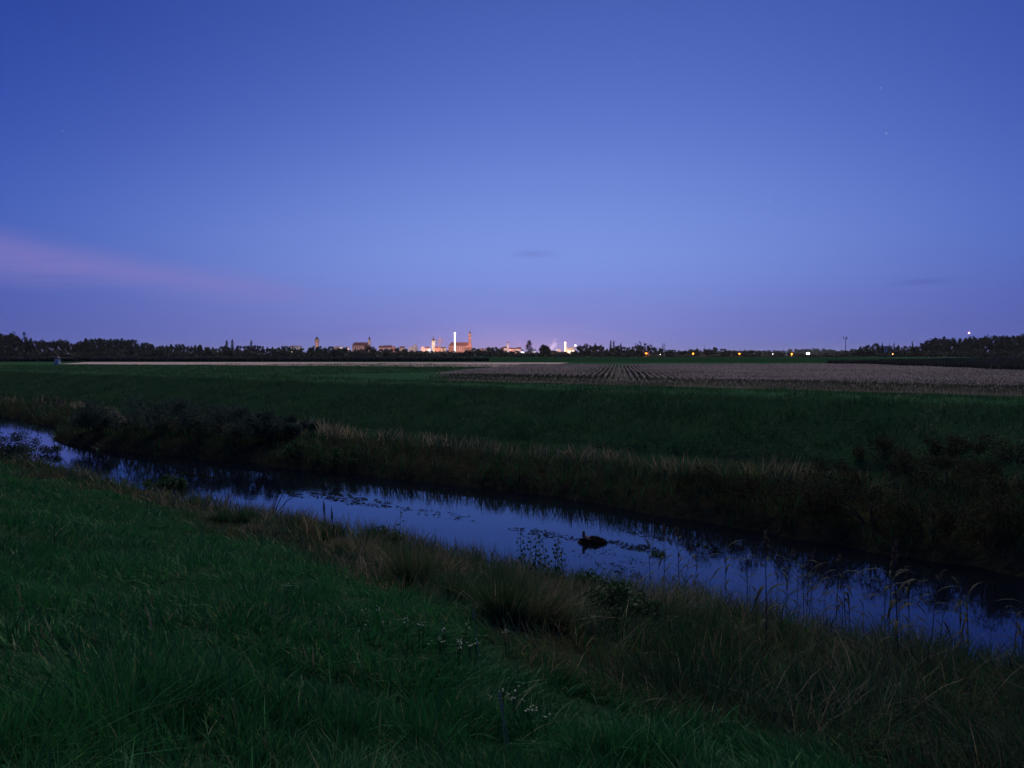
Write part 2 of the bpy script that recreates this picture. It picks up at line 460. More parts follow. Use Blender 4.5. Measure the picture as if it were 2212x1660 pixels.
# ------------------------------------------------------------------ water
def build_water():
    m = bpy.data.materials.new('stream_water'); m.use_nodes = True
    nt = m.node_tree; N, L = nt.nodes, nt.links
    N.remove(N['Principled BSDF'])
    body = N.new('ShaderNodeBsdfDiffuse'); body.inputs['Color'].default_value = (0.003, 0.004, 0.008, 1)
    gl = N.new('ShaderNodeBsdfGlossy'); gl.inputs['Color'].default_value = (.55, .75, 1.0, 1); gl.inputs['Roughness'].default_value = .05
    fr = N.new('ShaderNodeFresnel'); fr.inputs['IOR'].default_value = 1.58
    mx = N.new('ShaderNodeMixShader'); L.new(fr.outputs[0], mx.inputs[0]); L.new(body.outputs[0], mx.inputs[1]); L.new(gl.outputs[0], mx.inputs[2])
    L.new(mx.outputs[0], N['Material Output'].inputs['Surface'])
    geo = N.new('ShaderNodeNewGeometry')
    rot = N.new('ShaderNodeMapping'); rot.inputs['Rotation'].default_value = (0, 0, TH)
    rot.inputs['Scale'].default_value = (0.35, 1.0, 1.0)
    L.new(geo.outputs['Position'], rot.inputs[0])
    n1 = N.new('ShaderNodeTexNoise'); n1.inputs['Scale'].default_value = 2.4; n1.inputs['Detail'].default_value = 3
    n2 = N.new('ShaderNodeTexNoise'); n2.inputs['Scale'].default_value = 0.5; n2.inputs['Detail'].default_value = 2
    L.new(rot.outputs[0], n1.inputs['Vector']); L.new(rot.outputs[0], n2.inputs['Vector'])
    r = N.new('ShaderNodeMapRange'); r.inputs['From Min'].default_value = 0.35; r.inputs['From Max'].default_value = 0.75
    r.inputs['To Min'].default_value = 0.15; r.inputs['To Max'].default_value = 1.0
    L.new(n2.outputs['Fac'], r.inputs['Value'])
    bp = N.new('ShaderNodeBump'); bp.inputs['Distance'].default_value = 0.005
    L.new(r.outputs[0], bp.inputs['Strength'])
    L.new(n1.outputs['Fac'], bp.inputs['Height']); L.new(bp.outputs[0], gl.inputs['Normal']); L.new(bp.outputs[0], fr.inputs['Normal'])
    t = np.concatenate([np.arange(-60, 150, 0.8), [170, 200, 240, 300]])
    q = np.linspace(0, 1, 9)
    V, = [np.zeros((len(t) * 9, 3))]
    a = near_line(t) - 0.25; c = far_line(t) + 0.25
    n = a[:, None] + (c - a)[:, None] * q[None, :]
    X, Y = xy_of(n, t[:, None] * np.ones_like(q)[None, :])
    V = np.stack([X.ravel(), Y.ravel(), np.zeros(X.size)], 1)
    i = np.arange(len(t) - 1)[:, None] * 9 + np.arange(8)[None, :]
    Q = np.stack([i, i + 1, i + 10, i + 9], -1).reshape(-1, 4)
    o = add('stream', np_mesh('stream', V, Q[:, ::-1], smooth=True), m)
    # make sure it faces up
    if o.data.polygons[0].normal.z < 0: o.data.flip_normals()
    tag(o, 'narrow dark stream mirroring the blue evening sky', 'stream', kind='structure')
build_water()

# ------------------------------------------------------------------ field sheets
def sheet(name, pts, mat, dz, label, n=60):
    """a quad-ish sheet over the far fields: pts = near-left, near-right, far-right, far-left"""
    a, b, c, d = [np.array(p, float) for p in pts]
    u = np.linspace(0, 1, n)[:, None]
    rows = []
    for v in np.linspace(0, 1, 24):
        l = a + (d - a) * v; r = b + (c - b) * v
        rows.append(l + (r - l) * u)
    P = np.concatenate(rows)
    wob = (vnoise(P[:, 0] / 6, P[:, 1] / 6, 31) - .5) * 1.2
    P[:, 1] += wob
    V = np.column_stack([P, height(P[:, 0], P[:, 1]) + dz])
    i = np.arange(23)[:, None] * n + np.arange(n - 1)[None, :]
    Q = np.stack([i, i + 1, i + n + 1, i + n], -1).reshape(-1, 4)
    o = add(name, np_mesh(name, V, Q, smooth=True), mat)
    if o.data.polygons[0].normal.z < 0: o.data.flip_normals()
    tag(o, label, 'field', kind='structure')
    return o
G = lambda vx, vy: at_z(vx, vy, ZF)[:2]
STUBBLE = surf('pale_stubble', (0.44, 0.32, 0.30), (0.36, 0.26, 0.24), 0.95, 0.6, 0.05, 3.0, 0.1)
sheet('stubble_field', [G(128, 786.5), G(1150, 793.5), G(1230, 783.5), G(190, 782.2)], STUBBLE, 0.03, 'pale pinkish stubble field in front of the dark wood')
BEET = surf('beet_leaves', (0.014, 0.050, 0.022), (0.008, 0.028, 0.014), 1.0, 0.25, 0.05, 2.0, 0.0)
sheet('green_field', [(-30, 262), (175, 200), (330, 760), (-80, 760)], BEET, 0.03, 'dark green field between the brown crop and the street lamps')
SOILM = surf('crop_soil', (0.045, 0.038, 0.028), (0.022, 0.020, 0.015), 0.95, 2.0, 0.05, 8.0, 0.1)
DRYGRASS = surf('grey_crop_top', (0.13, 0.12, 0.10), (0.075, 0.085, 0.065), 0.95, 0.3, 0.1, 2.0, 0.1)

# ------------------------------------------------------------------ blades and leaves (numpy)
def blades(P, H, W, lean, tint, segs, rng, curl=0.5, wshape=1.6):
    """grass blades: P base points, lean = (N,2) horizontal reach as a share of H"""
    N = len(P)
    ang = rng.uniform(0, math.pi, N)
    ax = np.stack([np.cos(ang), np.sin(ang), np.zeros(N)], 1)
    rows = []
    for k in range(segs + 1):
        s = k / segs
        c = P.copy()
        reach = (s * (1 - curl) + s * s * curl)[..., None] if False else (s * (1 - curl) + s * s * curl)
        c[:, :2] += lean * (H * reach)[:, None]
        l2 = np.minimum((lean ** 2).sum(1), 1.6)
        c[:, 2] += H * (s - 0.30 * l2 * s * s)
        if k == segs:
            rows.append(c[:, None, :])
        else:
            w = (W * (1 - s ** wshape) * 0.5 * (0.6 + 0.4 * min(1, s * 3 + .4)))[:, None]
            rows.append(np.stack([c - ax * w, c + ax * w], 1))
    nv = 2 * segs + 1
    V = np.concatenate(rows, 1).reshape(-1, 3)
    base = (np.arange(N) * nv)[:, None]
    T = []
    for k in range(segs - 1):
        T.append(base + np.array([[2 * k, 2 * k + 1, 2 * k + 3]])); T.append(base + np.array([[2 * k, 2 * k + 3, 2 * k + 2]]))
    T.append(base + np.array([[2 * segs - 2, 2 * segs - 1, 2 * segs]]))
    return V, np.concatenate(T), np.repeat(tint, nv)
def leaves(C, S, tint, rng, up=0.3, aspect=0.5, droop=None):
    """diamond leaves: C centres, S length"""
    N = len(C)
    d = rng.normal(size=(N, 3)); d[:, 2] = d[:, 2] * 0.8 + up
    if droop is not None: d += droop
    d /= np.linalg.norm(d, axis=1)[:, None]
    r = rng.normal(size=(N, 3)); s = np.cross(d, r); s /= np.linalg.norm(s, axis=1)[:, None] + 1e-9
    nrm = np.cross(d, s)
    L = S[:, None]
    V = np.stack([C - d * L * .5, C + s * L * aspect * .5 + nrm * L * .06 - d * L * .05, C + d * L * .5 - nrm * L * .05, C - s * L * aspect * .5 + nrm * L * .06 - d * L * .05], 1).reshape(-1, 3)
    b = (np.arange(N) * 4)[:, None]
    T = np.concatenate([b + np.array([[0, 1, 2]]), b + np.array([[0, 2, 3]])])
    return V, T, np.repeat(tint, 4)
def join(parts):
    V, T, A, off = [], [], [], 0
    for v, t, a in parts:
        V.append(v); T.append(t + off); A.append(a); off += len(v)
    return np.concatenate(V), np.concatenate(T), np.concatenate(A)
def polar(N, r0, r1, a0, a1, rng, power=0.0):
    """points round the viewer's standpoint, thinning with distance"""
    u = rng.uniform(0, 1, N)
    r = np.exp(np.log(r0) + u * (np.log(r1) - np.log(r0)))
    a = np.radians(rng.uniform(a0, a1, N))
    return r * np.sin(a), r * np.cos(a), r
def lean_field(x, y, rng, amt, rnd, sc=1.6):
    th = vnoise(x / sc, y / sc, 41) * 9.0
    g = amt * (0.4 + 1.2 * vnoise(x / (sc * .7), y / (sc * .7), 42))
    L = np.stack([np.cos(th) * g, np.sin(th) * g], 1)
    return L + rng.normal(size=(len(x), 2)) * rnd

def build_meadow():
    rng = np.random.default_rng(101)
    x, y, r = polar(360000, 1.9, 60, -50, 52, rng)
    n, t = nt_of(x, y)
    edge = veg_edge(t)
    ok = (n < edge + rng.normal(size=len(n)) * 0.35) & (n > -9)
    x, y, r, n, t = x[ok], y[ok], r[ok], n[ok], t[ok]
    z = height(x, y)
    c1 = fbm(x / 0.55, y / 0.55, 51); c2 = fbm(x / 2.6, y / 2.6, 52)
    tall = np.clip((6.5 - r) / 4, 0, 1)                    # the unmown grass round the standpoint is longer
    H = (0.09 + 0.08 * tall) + (0.12 + 0.24 * tall) * np.clip((c1 - .30) * 2.4, 0, 1.1) * (0.5 + c2) + 0.05 * rng.normal(size=len(x))
    H = np.clip(H, 0.06, 0.62)
    keep = rng.uniform(size=len(x)) < (0.16 + 1.6 * np.clip((c1 - 0.30) * 2.4, 0, 1))
    x, y, r, z, H, c1, c2 = [q[keep] for q in (x, y, r, z, H, c1, c2)]
    L = lean_field(x, y, rng, 0.42, 0.46, 1.1)
    W = (0.0042 + 0.00105 * r) * rng.uniform(0.6, 1.5, len(x))
    W = np.where((r < 8) & (rng.uniform(size=len(x)) < .12), W * rng.uniform(1.6, 2.8, len(x)), W)
    tint = np.clip(0.10 + 0.62 * c2 + 0.30 * (c1 - .4) + 0.18 * rng.normal(size=len(x)), 0, .92)
    straw = rng.uniform(size=len(x)) < 0.025 + 0.04 * tall[keep] + 0.08 * (fbm(x / 1.4, y / 1.4, 57) > .56)
    tint = np.where(straw, rng.uniform(.93, 1.0, len(x)), tint)
    P = np.stack([x, y, z - 0.02], 1)
    near, mid = r < 7.5, (r >= 7.5)
    parts = []
    for sel, sg in ((near, 3), (mid, 2)):
        parts.append(blades(P[sel], H[sel], W[sel], L[sel], tint[sel], sg, rng))
    V, T, A = join(parts)
    o = add('meadow_grass', np_mesh('meadow_grass', V, T, {'tint': A}), GRASS)
    tag(o, 'long green meadow grass covering the near embankment', 'grass', kind='stuff')
    # far embankment
    x, y, r = polar(380000, 30, 190, -46, 46, rng)
    n, t = nt_of(x, y)
    ok = (n > far_edge(t) - 0.5 + rng.normal(size=len(n)) * .4) & (n < 46.5 + 1.0 * vnoise(t / 3, 0, 9) + 90 * (t > 66) )
    x, y, r, n, t = x[ok], y[ok], r[ok], n[ok], t[ok]
    ok = rng.uniform(size=len(x)) < 0.25 + 0.75 * (fbm(x / 1.7, y / 1.7, 61) > .42)
    x, y, r, n, t = x[ok], y[ok], r[ok], n[ok], t[ok]
    z = height(x, y)
    c = fbm(x / 2.2, y / 2.2, 62); c3 = fbm(x / 8, y / 8, 63)
    H = 0.07 + 0.30 * c * c3 * 2 + .04 * rng.normal(size=len(x)); H = np.clip(H, .05, .5)
    P = np.stack([x, y, z - .01], 1)
    tint = np.clip(.0 + .55 * c3 + .38 * np.clip((n - 40.5) / 1.5, 0, 1) + .15 * (c - .5) + .16 * rng.normal(size=len(x)), 0, .9)  # blades on the level top tinted brighter to stand for stronger light
    tint = np.where(rng.uniform(size=len(x)) < .03 + .22 * (fbm(x / 3.1, y / 3.1, 66) > .6), rng.uniform(.9, 1, len(x)), tint)
    V, T, A = blades(P, H, (0.008 + 0.0007 * r) * rng.uniform(.6, 1.5, len(x)), lean_field(x, y, rng, .5, .4, 2.5), tint, 1, rng)
    o = add('embankment_grass', np_mesh('embankment_grass', V, T, {'tint': A}), GRASS_FAR)
    tag(o, 'short green grass on the sloping far embankment', 'grass', kind='stuff')
build_meadow()

def build_bank_growth():
    rng = np.random.default_rng(202)
    # near bank, tall rank grass and weeds between meadow and water
    x, y, r = polar(175000, 4.5, 90, -52, 52, rng)
    n, t = nt_of(x, y)
    a = near_line(t)
    ok = (n > veg_edge(t) - .25) & (n < a + 0.15)
    x, y, r, n, t, a = [q[ok] for q in (x, y, r, n, t, a)]
    c = fbm(x / .9, y / .9, 71); c2 = fbm(x / 2.7, y / 2.7, 72)
    ok = rng.uniform(size=len(x)) < .35 + 1.4 * np.clip((c - .35) * 2.2, 0, 1)
    x, y, r, n, t, a, c, c2 = [q[ok] for q in (x, y, r, n, t, a, c, c2)]
    ok = rng.uniform(size=len(x)) > .35 * np.clip((6 - t) / 9, 0, 1)
    x, y, r, n, t, a, c, c2 = [q[ok] for q in (x, y, r, n, t, a, c, c2)]
    z = height(x, y)
    q = np.clip((n - veg_edge(t)) / 2.5, 0, 1)
    H = (.22 + .5 * q * c2 * 1.5) * (.55 + .9 * c) + .1 * rng.normal(size=len(x)); H = np.clip(H, .12, 1.05)
    # lower at the waterside so that the water stays in view
    H *= np.interp(a - n, [0, 1.2, 3.0], [.55, .8, 1.0])
    right = np.clip((6 - t) / 9, 0, 1)                       # browner, deader towards the near right; corner dimness put into grass tint
    tint = np.clip(.20 + .62 * c2 - .42 * right + .2 * rng.normal(size=len(x)), 0, 1)
    W = (.0045 + .00095 * r) * rng.uniform(.6, 1.5, len(x))
    P = np.stack([x, y, z - .03], 1)
    L = lean_field(x, y, rng, .5, .34, 1.1)
    near = r < 13
    V, T, A = join([blades(P[s], H[s], W[s], L[s], tint[s], g, rng) for s, g in ((near, 3), (~near, 2))])
    o = add('bank_grass', np_mesh('bank_grass', V, T, {'tint': A}), BANK)
    tag(o, 'rank tangled grass and weeds along the near water edge', 'grass', kind='stuff')
    # brown dead stems among them, mostly right
    sel = (rng.uniform(size=len(x)) < .05 + .6 * right) & (q > .05)
    xs, ys, rs, zs = x[sel], y[sel], r[sel], z[sel]
    V, T, A = blades(np.stack([xs, ys, zs - .03], 1), np.clip(H[sel] * rng.uniform(.7, 1.35, sel.sum()), .1, 1.1), (.003 + .0006 * rs) * rng.uniform(.7, 1.3, len(xs)),
                     lean_field(xs, ys, rng, .6, .5, 1.0), np.clip(.35 + .35 * rng.normal(size=len(xs)), 0, 1), 3, rng, wshape=3.0)
    o = add('dead_stems', np_mesh('dead_stems', V, T, {'tint': A}), DRY)
    tag(o, 'brown dead weed stems tangled on the near bank', 'stems', kind='stuff')
    # far bank
    x, y, r = polar(150000, 20, 130, -50, 50, rng)
    n, t = nt_of(x, y)
    b = far_line(t)
    ok = (n > b - .12) & (n < far_edge(t) + .2)
    x, y, r, n, t, b = [q[ok] for q in (x, y, r, n, t, b)]
    c = fbm(x / 1.1, y / 1.1, 81); c2 = fbm(x / 3.3, y / 3.3, 82)
    ok = rng.uniform(size=len(x)) < .35 + 1.3 * np.clip((c - .35) * 2.2, 0, 1)
    x, y, r, n, t, b, c, c2 = [q[ok] for q in (x, y, r, n, t, b, c, c2)]
    z = height(x, y)
    p = (n - b) / np.maximum(far_edge(t) - b, 1)
    right = np.clip((14 - t) / 16, 0, 1)
    H = np.interp(p, [0, .12, .4, .8, 1], [.34, .62, .8, .8, .35]) * (.5 + .9 * c) * (.7 + .7 * c2) + .08 * rng.normal(size=len(x))
    H = np.clip(H, .1, 1.35)
    crest = np.exp(-((p - .82) / .22) ** 2) * (1 - right) * 0.62      # the pale dry fringe on top of the bank
    tint = np.clip(.10 + .38 * c2 + crest + .05 * right * c + .16 * rng.normal(size=len(x)), 0, 1)
    V, T, A = blades(np.stack([x, y, z - .03], 1), H, (.007 + .0009 * r) * rng.uniform(.6, 1.5, len(x)), lean_field(x, y, rng, .42, .32, 1.7), tint, 2, rng)
    o = add('far_bank_growth', np_mesh('far_bank_growth', V, T, {'tint': A}), BANK)
    tag(o, 'tall rank grass and weeds above the water on the far bank', 'grass', kind='stuff')
    sel = (rng.uniform(size=len(x)) < .10 + .35 * right) & (p > .15)
    xs, ys, rs, zs = x[sel], y[sel], r[sel], z[sel]
    V, T, A = blades(np.stack([xs, ys, zs], 1), np.clip(H[sel] * 1.15, .1, 1.5), (.005 + .0006 * rs), lean_field(xs, ys, rng, .5, .4, 1.2),
                     np.clip(.30 + .30 * rng.normal(size=len(xs)), 0, 1), 2, rng, wshape=3.0)
    o = add('far_dead_stems', np_mesh('far_dead_stems', V, T, {'tint': A}), DRY)
    tag(o, 'brown dead weed stems among the growth on the far bank', 'stems', kind='stuff')
build_bank_growth()

# ------------------------------------------------------------------ maize field
ROWD = np.array([math.sin(math.radians(7.9)), math.cos(math.radians(7.9))])     # direction of the rows
ROWN = np.array([ROWD[1], -ROWD[0]])
def in_maize(x, y):
    n, t = nt_of(x, y)
    e1 = 46.2 + 0.8 * vnoise(t / 4, 2, 91)
    left = -8.0 + (y - 62) * 0.145 + 0.6 * (vnoise(y / 3.0, 1.0, 92) - .5)
    right = 53 + (y - 80) * 0.17
    far = 136.0 + 0.02 * x
    return (n > e1) & (x > left) & (x < np.where(y > 60, right, 999)) & (y < far)
def build_maize():
    rng = np.random.default_rng(303)
    sp = 0.49
    xs_, ys_, rr = [], [], []
    k = np.arange(-120, 220)
    along = np.arange(20, 190, 0.2)
    A, B = np.meshgrid(k * sp, along, indexing='ij')
    B = B + rng.uniform(-.08, .08, B.shape); A = A + rng.normal(size=A.shape) * .014 + 0.04 * np.sin(B / 6 + 1)
    x = (A * ROWN[0] + B * ROWD[0]).ravel(); y = (A * ROWN[1] + B * ROWD[1]).ravel()
    n, t = nt_of(x, y)
    ok = in_maize(x, y) & (n > 50.2)
    # thin with distance
    d = np.hypot(x, y)
    ok &= rng.uniform(size=len(x)) < np.clip(75 / d, .3, 1)
    x, y = x[ok], y[ok]
    nm = len(x)
    # headland: lower, gappy rows that run along the edge of the field
    hn, ht = np.meshgrid(np.arange(46.3, 49.0, sp), np.arange(-45, 66, 0.2), indexing='ij')
    hn = hn + rng.normal(size=hn.shape) * .08; ht = ht + rng.uniform(-.09, .09, ht.shape)
    hx, hy = xy_of(hn.ravel(), ht.ravel())
    ok = in_maize(hx, hy) & (rng.uniform(size=len(hx)) < .35 + .6 * (fbm(hx / 1.5, hy / 1.5, 97) > .45))
    x = np.concatenate([x, hx[ok]]); y = np.concatenate([y, hy[ok]])
    d = np.hypot(x, y)
    z = height(x, y)
    N = len(x)
    head = (np.arange(N) >= nm).astype(float)
    H = .58 * rng.uniform(.88, 1.1, N) * (.85 + .3 * fbm(x / 5, y / 5, 95)) * (1 - .45 * head * rng.uniform(.4, 1.2, N))
    parts = []
    P = np.stack([x, y, z], 1)
    wf = np.clip(d / 55, .8, 2.4)
    patch = fbm(x / 14, y / 14, 98) - .5
    dry = np.clip(.76 + .5 * patch + .16 * rng.normal(size=N) - .22 * head, .1, 1)
    parts.append(blades(P, H, .024 * wf, rng.normal(size=(N, 2)) * .04, np.clip(dry - .5, 0, 1), 1, rng, wshape=4))
    for j in range(3):                                    # bleached tassels
        Q = P.copy(); Q[:, 2] += H * .86
        parts.append(blades(Q, .14 * rng.uniform(.7, 1.3, N), .045 * wf, rng.normal(size=(N, 2)) * .4, np.clip(dry + .08 + .1 * rng.normal(size=N), 0, 1), 1, rng))
    for j in range(3):
        zz = H * (.30 + .22 * j) * rng.uniform(.9, 1.1, N)
        Q = P.copy(); Q[:, 2] += zz
        a = rng.uniform(0, 2 * math.pi, N)
        ln = np.stack([np.cos(a), np.sin(a)], 1) * rng.uniform(.15, .45, N)[:, None]
        tt = np.clip(dry - .68 + .16 * j + .12 * rng.normal(size=N), 0, 1)
        parts.append(blades(Q, .17 * rng.uniform(.8, 1.2, N), .034 * wf * rng.uniform(.7, 1.2, N), ln, tt, 2, rng))
    V, T, A = join(parts)
    o = add('maize_crop', np_mesh('maize_crop', V, T, {'tint': A}), MAIZE)
    tag(o, 'brown ripening maize standing in rows above the embankment', 'crop', kind='stuff')
    # soil under it
    nn_, tt_ = np.arange(45.5, 160, 2.0), np.arange(-80, 110, 2.0)
    A2, B2 = np.meshgrid(nn_, tt_, indexing='ij'); X, Y = xy_of(A2, B2)
    ok = in_maize(X, Y)
    Z = height(X, Y) + .012
    h, w = A2.shape
    i = np.arange(h - 1)[:, None] * w + np.arange(w - 1)[None, :]
    sel = ok[:-1, :-1] & ok[1:, :-1] & ok[:-1, 1:] & ok[1:, 1:]
    Q = np.stack([i, i + 1, i + w + 1, i + w], -1)[sel]
    so = add('crop_soil', np_mesh('crop_soil', np.stack([X.ravel(), Y.ravel(), Z.ravel()], 1), Q, smooth=True), SOILM)
    if so.data.polygons[0].normal.z < 0: so.data.flip_normals()
    tag(so, 'dark bare soil between the maize rows', 'soil', kind='structure')
build_maize()

# taller standing crops that close the fields at the back: a dense block of stalks with a ragged top
def standing_crop(name, corners, h, label, seed, step=0.9, mat=None):
    rng = np.random.default_rng(seed)
    C = [np.array(c, float) for c in corners]
    a, b, c, d = C
    area = .5 * abs(np.cross(c - a, d - b))
    N = int(min(30000, area * 2.2))
    u, v = rng.uniform(size=N), rng.uniform(size=N) ** 2.0
    # extra plants along the front edge
    e = rng.uniform(size=N // 2); 
    P = (a[None] * (1 - u)[:, None] + b[None] * u[:, None]) * (1 - v)[:, None] + (d[None] * (1 - u)[:, None] + c[None] * u[:, None]) * v[:, None]
    E = a[None] * (1 - e)[:, None] + b[None] * e[:, None]
    f = rng.uniform(size=len(e)) ** 2 * .03
    E = E * (1 - f)[:, None] + (d[None] * (1 - e)[:, None] + c[None] * e[:, None]) * f[:, None]
    P = np.concatenate([P, E])
    x, y = P[:, 0], P[:, 1] + (vnoise(P[:, 0] / 9, P[:, 1] / 9, seed) - .5) * 2.5
    z = height(x, y)
    dd = np.hypot(x, y)
    H = h * rng.uniform(.82, 1.1, len(x)) * (.85 + .3 * fbm(x / 12, y / 12, seed + 1))
    tint = np.clip(.42 + .2 * rng.normal(size=len(x)), 0, 1)
    parts = [blades(np.stack([x, y, z], 1), H, .10 + .0016 * dd, rng.normal(size=(len(x), 2)) * .12, tint, 2, rng, wshape=3.5)]
    V, T, A = join(parts)
    o = add(name, np_mesh(name, V, T, {'tint': A}), mat or CROPDARK)
    tag(o, label, 'crop', kind='stuff')
CROPDARK = leafy('dull_crop', [(0.0, (0.020, 0.030, 0.020)), (0.5, (0.060, 0.062, 0.048)), (1.0, (0.15, 0.13, 0.10))], transl=0.2)
standing_crop('tall_crop', [(56, 82), (72, 176), (420, 640), (480, 420)], 1.0, 'dull grey standing crop ending in a dark edge beside the maize', 311)
standing_crop('tall_crop', [(-185, 246), (-8, 262), (-60, 640), (-470, 640)], 1.15, 'dull standing crop in a dark strip behind the pale stubble', 312)

# ------------------------------------------------------------------ trees
def tube_unit(rng, top=.62, r0=.035, limbs=6, spread=.28, kind='round'):
    def b(bm):
        pts = [(0, 0, -0.02), (.006, 0, .12), (-.006, .008, .32), (.004, -.004, top)]
        bm_tube(bm, pts, [r0, r0 * .8, r0 * .6, r0 * .25], 6)
        for i in range(limbs):
            a = i * 2.4 + rng.uniform(0, .8); z = rng.uniform(.18, top * .85); l = spread * rng.uniform(.6, 1.1)
            rise = .22 if kind == 'round' else .30
            bm_tube(bm, [(0, 0, z), (math.cos(a) * l * .5, math.sin(a) * l * .5, z + rise * .45), (math.cos(a) * l, math.sin(a) * l, z + rise)], [r0 * .42, r0 * .3, r0 * .1], 5)
    return bm_mesh('trunk', b)
def crown_unit(kind, rng, N=950, leaf=.052):
    if kind == 'round':
        nc = 26
        th = rng.uniform(0, 2 * math.pi, nc); ph = rng.uniform(-1, 1, nc)
        rad = np.sqrt(1 - np.clip(ph * .9, -1, 1) ** 2) * .36 * rng.uniform(.5, 1.05, nc)
        cc = np.stack([np.cos(th) * rad, np.sin(th) * rad, .47 + ph * .38 * rng.uniform(.85, 1.05, nc)], 1); cr = rng.uniform(.10, .17, nc)
    elif kind == 'poplar':
        nc = 18
        z = np.linspace(.12, .95, nc); th = rng.uniform(0, 6.28, nc)
        prof = np.interp(z, [.1, .3, .6, .85, 1], [.28, .36, .32, .2, .05])
        cc = np.stack([np.cos(th) * prof * .5, np.sin(th) * prof * .5, z], 1); cr = prof * .42 + .04
    elif kind == 'conifer':
        nc = 20
        z = np.linspace(.10, .97, nc); th = rng.uniform(0, 6.28, nc)
        prof = np.interp(z, [.1, .25, 1], [.42, .44, .02])
        cc = np.stack([np.cos(th) * prof * .5, np.sin(th) * prof * .5, z], 1); cr = prof * .45 + .015
    elif kind == 'airy':
        nc = 13
        th = rng.uniform(0, 6.28, nc); ph = rng.uniform(-.7, 1, nc)
        rad = np.sqrt(1 - np.clip(ph, -1, 1) ** 2) * .38
        cc = np.stack([np.cos(th) * rad, np.sin(th) * rad, .66 + ph * .26], 1); cr = rng.uniform(.06, .11, nc)
    else:   # shrub, leafy to the ground
        nc = 15
        th = rng.uniform(0, 6.28, nc); rad = .36 * np.sqrt(rng.uniform(size=nc))
        z = rng.uniform(.15, .85, nc) * (1 - .9 * (rad / .5) ** 2) + .05
        cc = np.stack([np.cos(th) * rad, np.sin(th) * rad, z], 1); cr = rng.uniform(.12, .2, nc)
    pick = rng.integers(0, nc, N)
    d = rng.normal(size=(N, 3)); d /= np.linalg.norm(d, axis=1)[:, None]
    C = cc[pick] + d * (cr[pick] * rng.uniform(.15, 1.08, N))[:, None]
    C[:, 2] = np.clip(C[:, 2], .02, 1.0)
    ct = rng.uniform(.15, .75, nc)
    return leaves(C, leaf * rng.uniform(.6, 1.5, N), np.clip(ct[pick] + .15 * rng.normal(size=N), 0, 1), rng, up=.15, aspect=.8)
TREE_DATA = {}
def tree_data(kind, var):
    key = (kind, var)
    if key not in TREE_DATA:
        rng = np.random.default_rng(hash((['round', 'poplar', 'conifer', 'airy', 'shrub'].index(kind), var)) % 100000)
        n = {'round': 3600, 'poplar': 1500, 'conifer': 1500, 'airy': 600, 'shrub': 1700}[kind]
        lf = {'round': .05, 'poplar': .045, 'conifer': .045, 'airy': .04, 'shrub': .08}[kind]
        V, T, A = crown_unit(kind, rng, n, lf)
        mats = {'round': TREELEAF, 'poplar': TREELEAF, 'conifer': CONIFER, 'airy': GREYLEAF, 'shrub': (GREYLEAF if var % 3 == 1 else TREELEAF)}
        cm = np_mesh('crown', V, T, {'tint': A}); cm.materials.append(mats[kind])
        tm = tube_unit(rng, {'round': .7, 'poplar': .85, 'conifer': .9, 'airy': .8, 'shrub': .4}[kind], .03 if kind != 'shrub' else .02, 7 if kind in ('round', 'airy') else 3, .26 if kind != 'conifer' else .1, kind)
        tm.materials.append(BARK)
        TREE_DATA[key] = (tm, cm)
    return TREE_DATA[key]
TREE_NAME = {'round': 'broadleaf_tree', 'poplar': 'poplar_tree', 'conifer': 'conifer_tree', 'airy': 'sparse_tree', 'shrub': 'hedge_shrub'}
def plant_tree(kind, var, x, y, w, h, label, group=None, cat='tree', zg=None):
    tm, cm = tree_data(kind, var)
    e = thing(TREE_NAME[kind], label, cat, (x, y, hz(x, y) if zg is None else zg), random.uniform(0, 6.28), group)
    e.scale = (w, w, h)
    add('trunk' if kind != 'shrub' else 'stem', tm, None, e); add('crown' if kind != 'shrub' else 'foliage', cm, None, e)
    return e

# skyline of the wood, as read along it: (position, height of the top)
SKY = [(-60, 716), (0, 717), (30, 718), (44, 727), (67, 732), (111, 734), (125, 731), (140, 734), (152, 739), (170, 734), (185, 728), (206, 726), (228, 729),
       (251, 728), (267, 727), (285, 729), (295, 736), (335, 739), (345, 744), (362, 743), (376, 738), (396, 741), (416, 744), (429, 740), (446, 746), (480, 747), (505, 746),
       (520, 743), (557, 744), (591, 748), (611, 744), (627, 747), (660, 750), (684, 745), (700, 749), (716, 744), (735, 751), (780, 752), (797, 741), (812, 750), (850, 753), (865, 750),
       (895, 757), (930, 755), (985, 758), (1005, 757), (1029, 749), (1045, 754), (1063, 747), (1077, 747), (1088, 756), (1110, 757), (1130, 759), (1160, 757), (1176, 743), (1190, 753), (1215, 757), (1235, 758),
       (1256, 742), (1270, 745), (1286, 742), (1297, 742), (1310, 751), (1341, 743), (1360, 748), (1398, 742), (1415, 748), (1424, 750), (1446, 754), (1480, 754), (1517, 750), (1553, 750), (1585, 755), (1640, 757), (1700, 761),
       (1760, 763), (1830, 757), (1863, 746), (1889, 740), (1906, 744), (1917, 752), (1948, 742), (1970, 746), (1985, 745), (1996, 738), (2014, 726), (2039, 724), (2055, 731), (2069, 726), (2099, 725), (2120, 723), (2168, 721), (2198, 720), (2280, 717)]
SX, SY = [a for a, b in SKY], [b for a, b in SKY]
def wood_label(vx):
    if vx < 640: return 'dark broadleaf tree in the long wood behind the pale stubble field', 'trees of the wood behind the stubble field'
    if vx < 1260: return 'dark broadleaf tree in the belt in front of the lit town', 'trees in front of the lit town'
    if vx < 1830: return 'dark broadleaf tree standing behind the orange street lamps', 'trees behind the street lamps'
    return 'tall dark tree in the wood behind the dull grey crop', 'trees of the tall wood behind the grey crop'
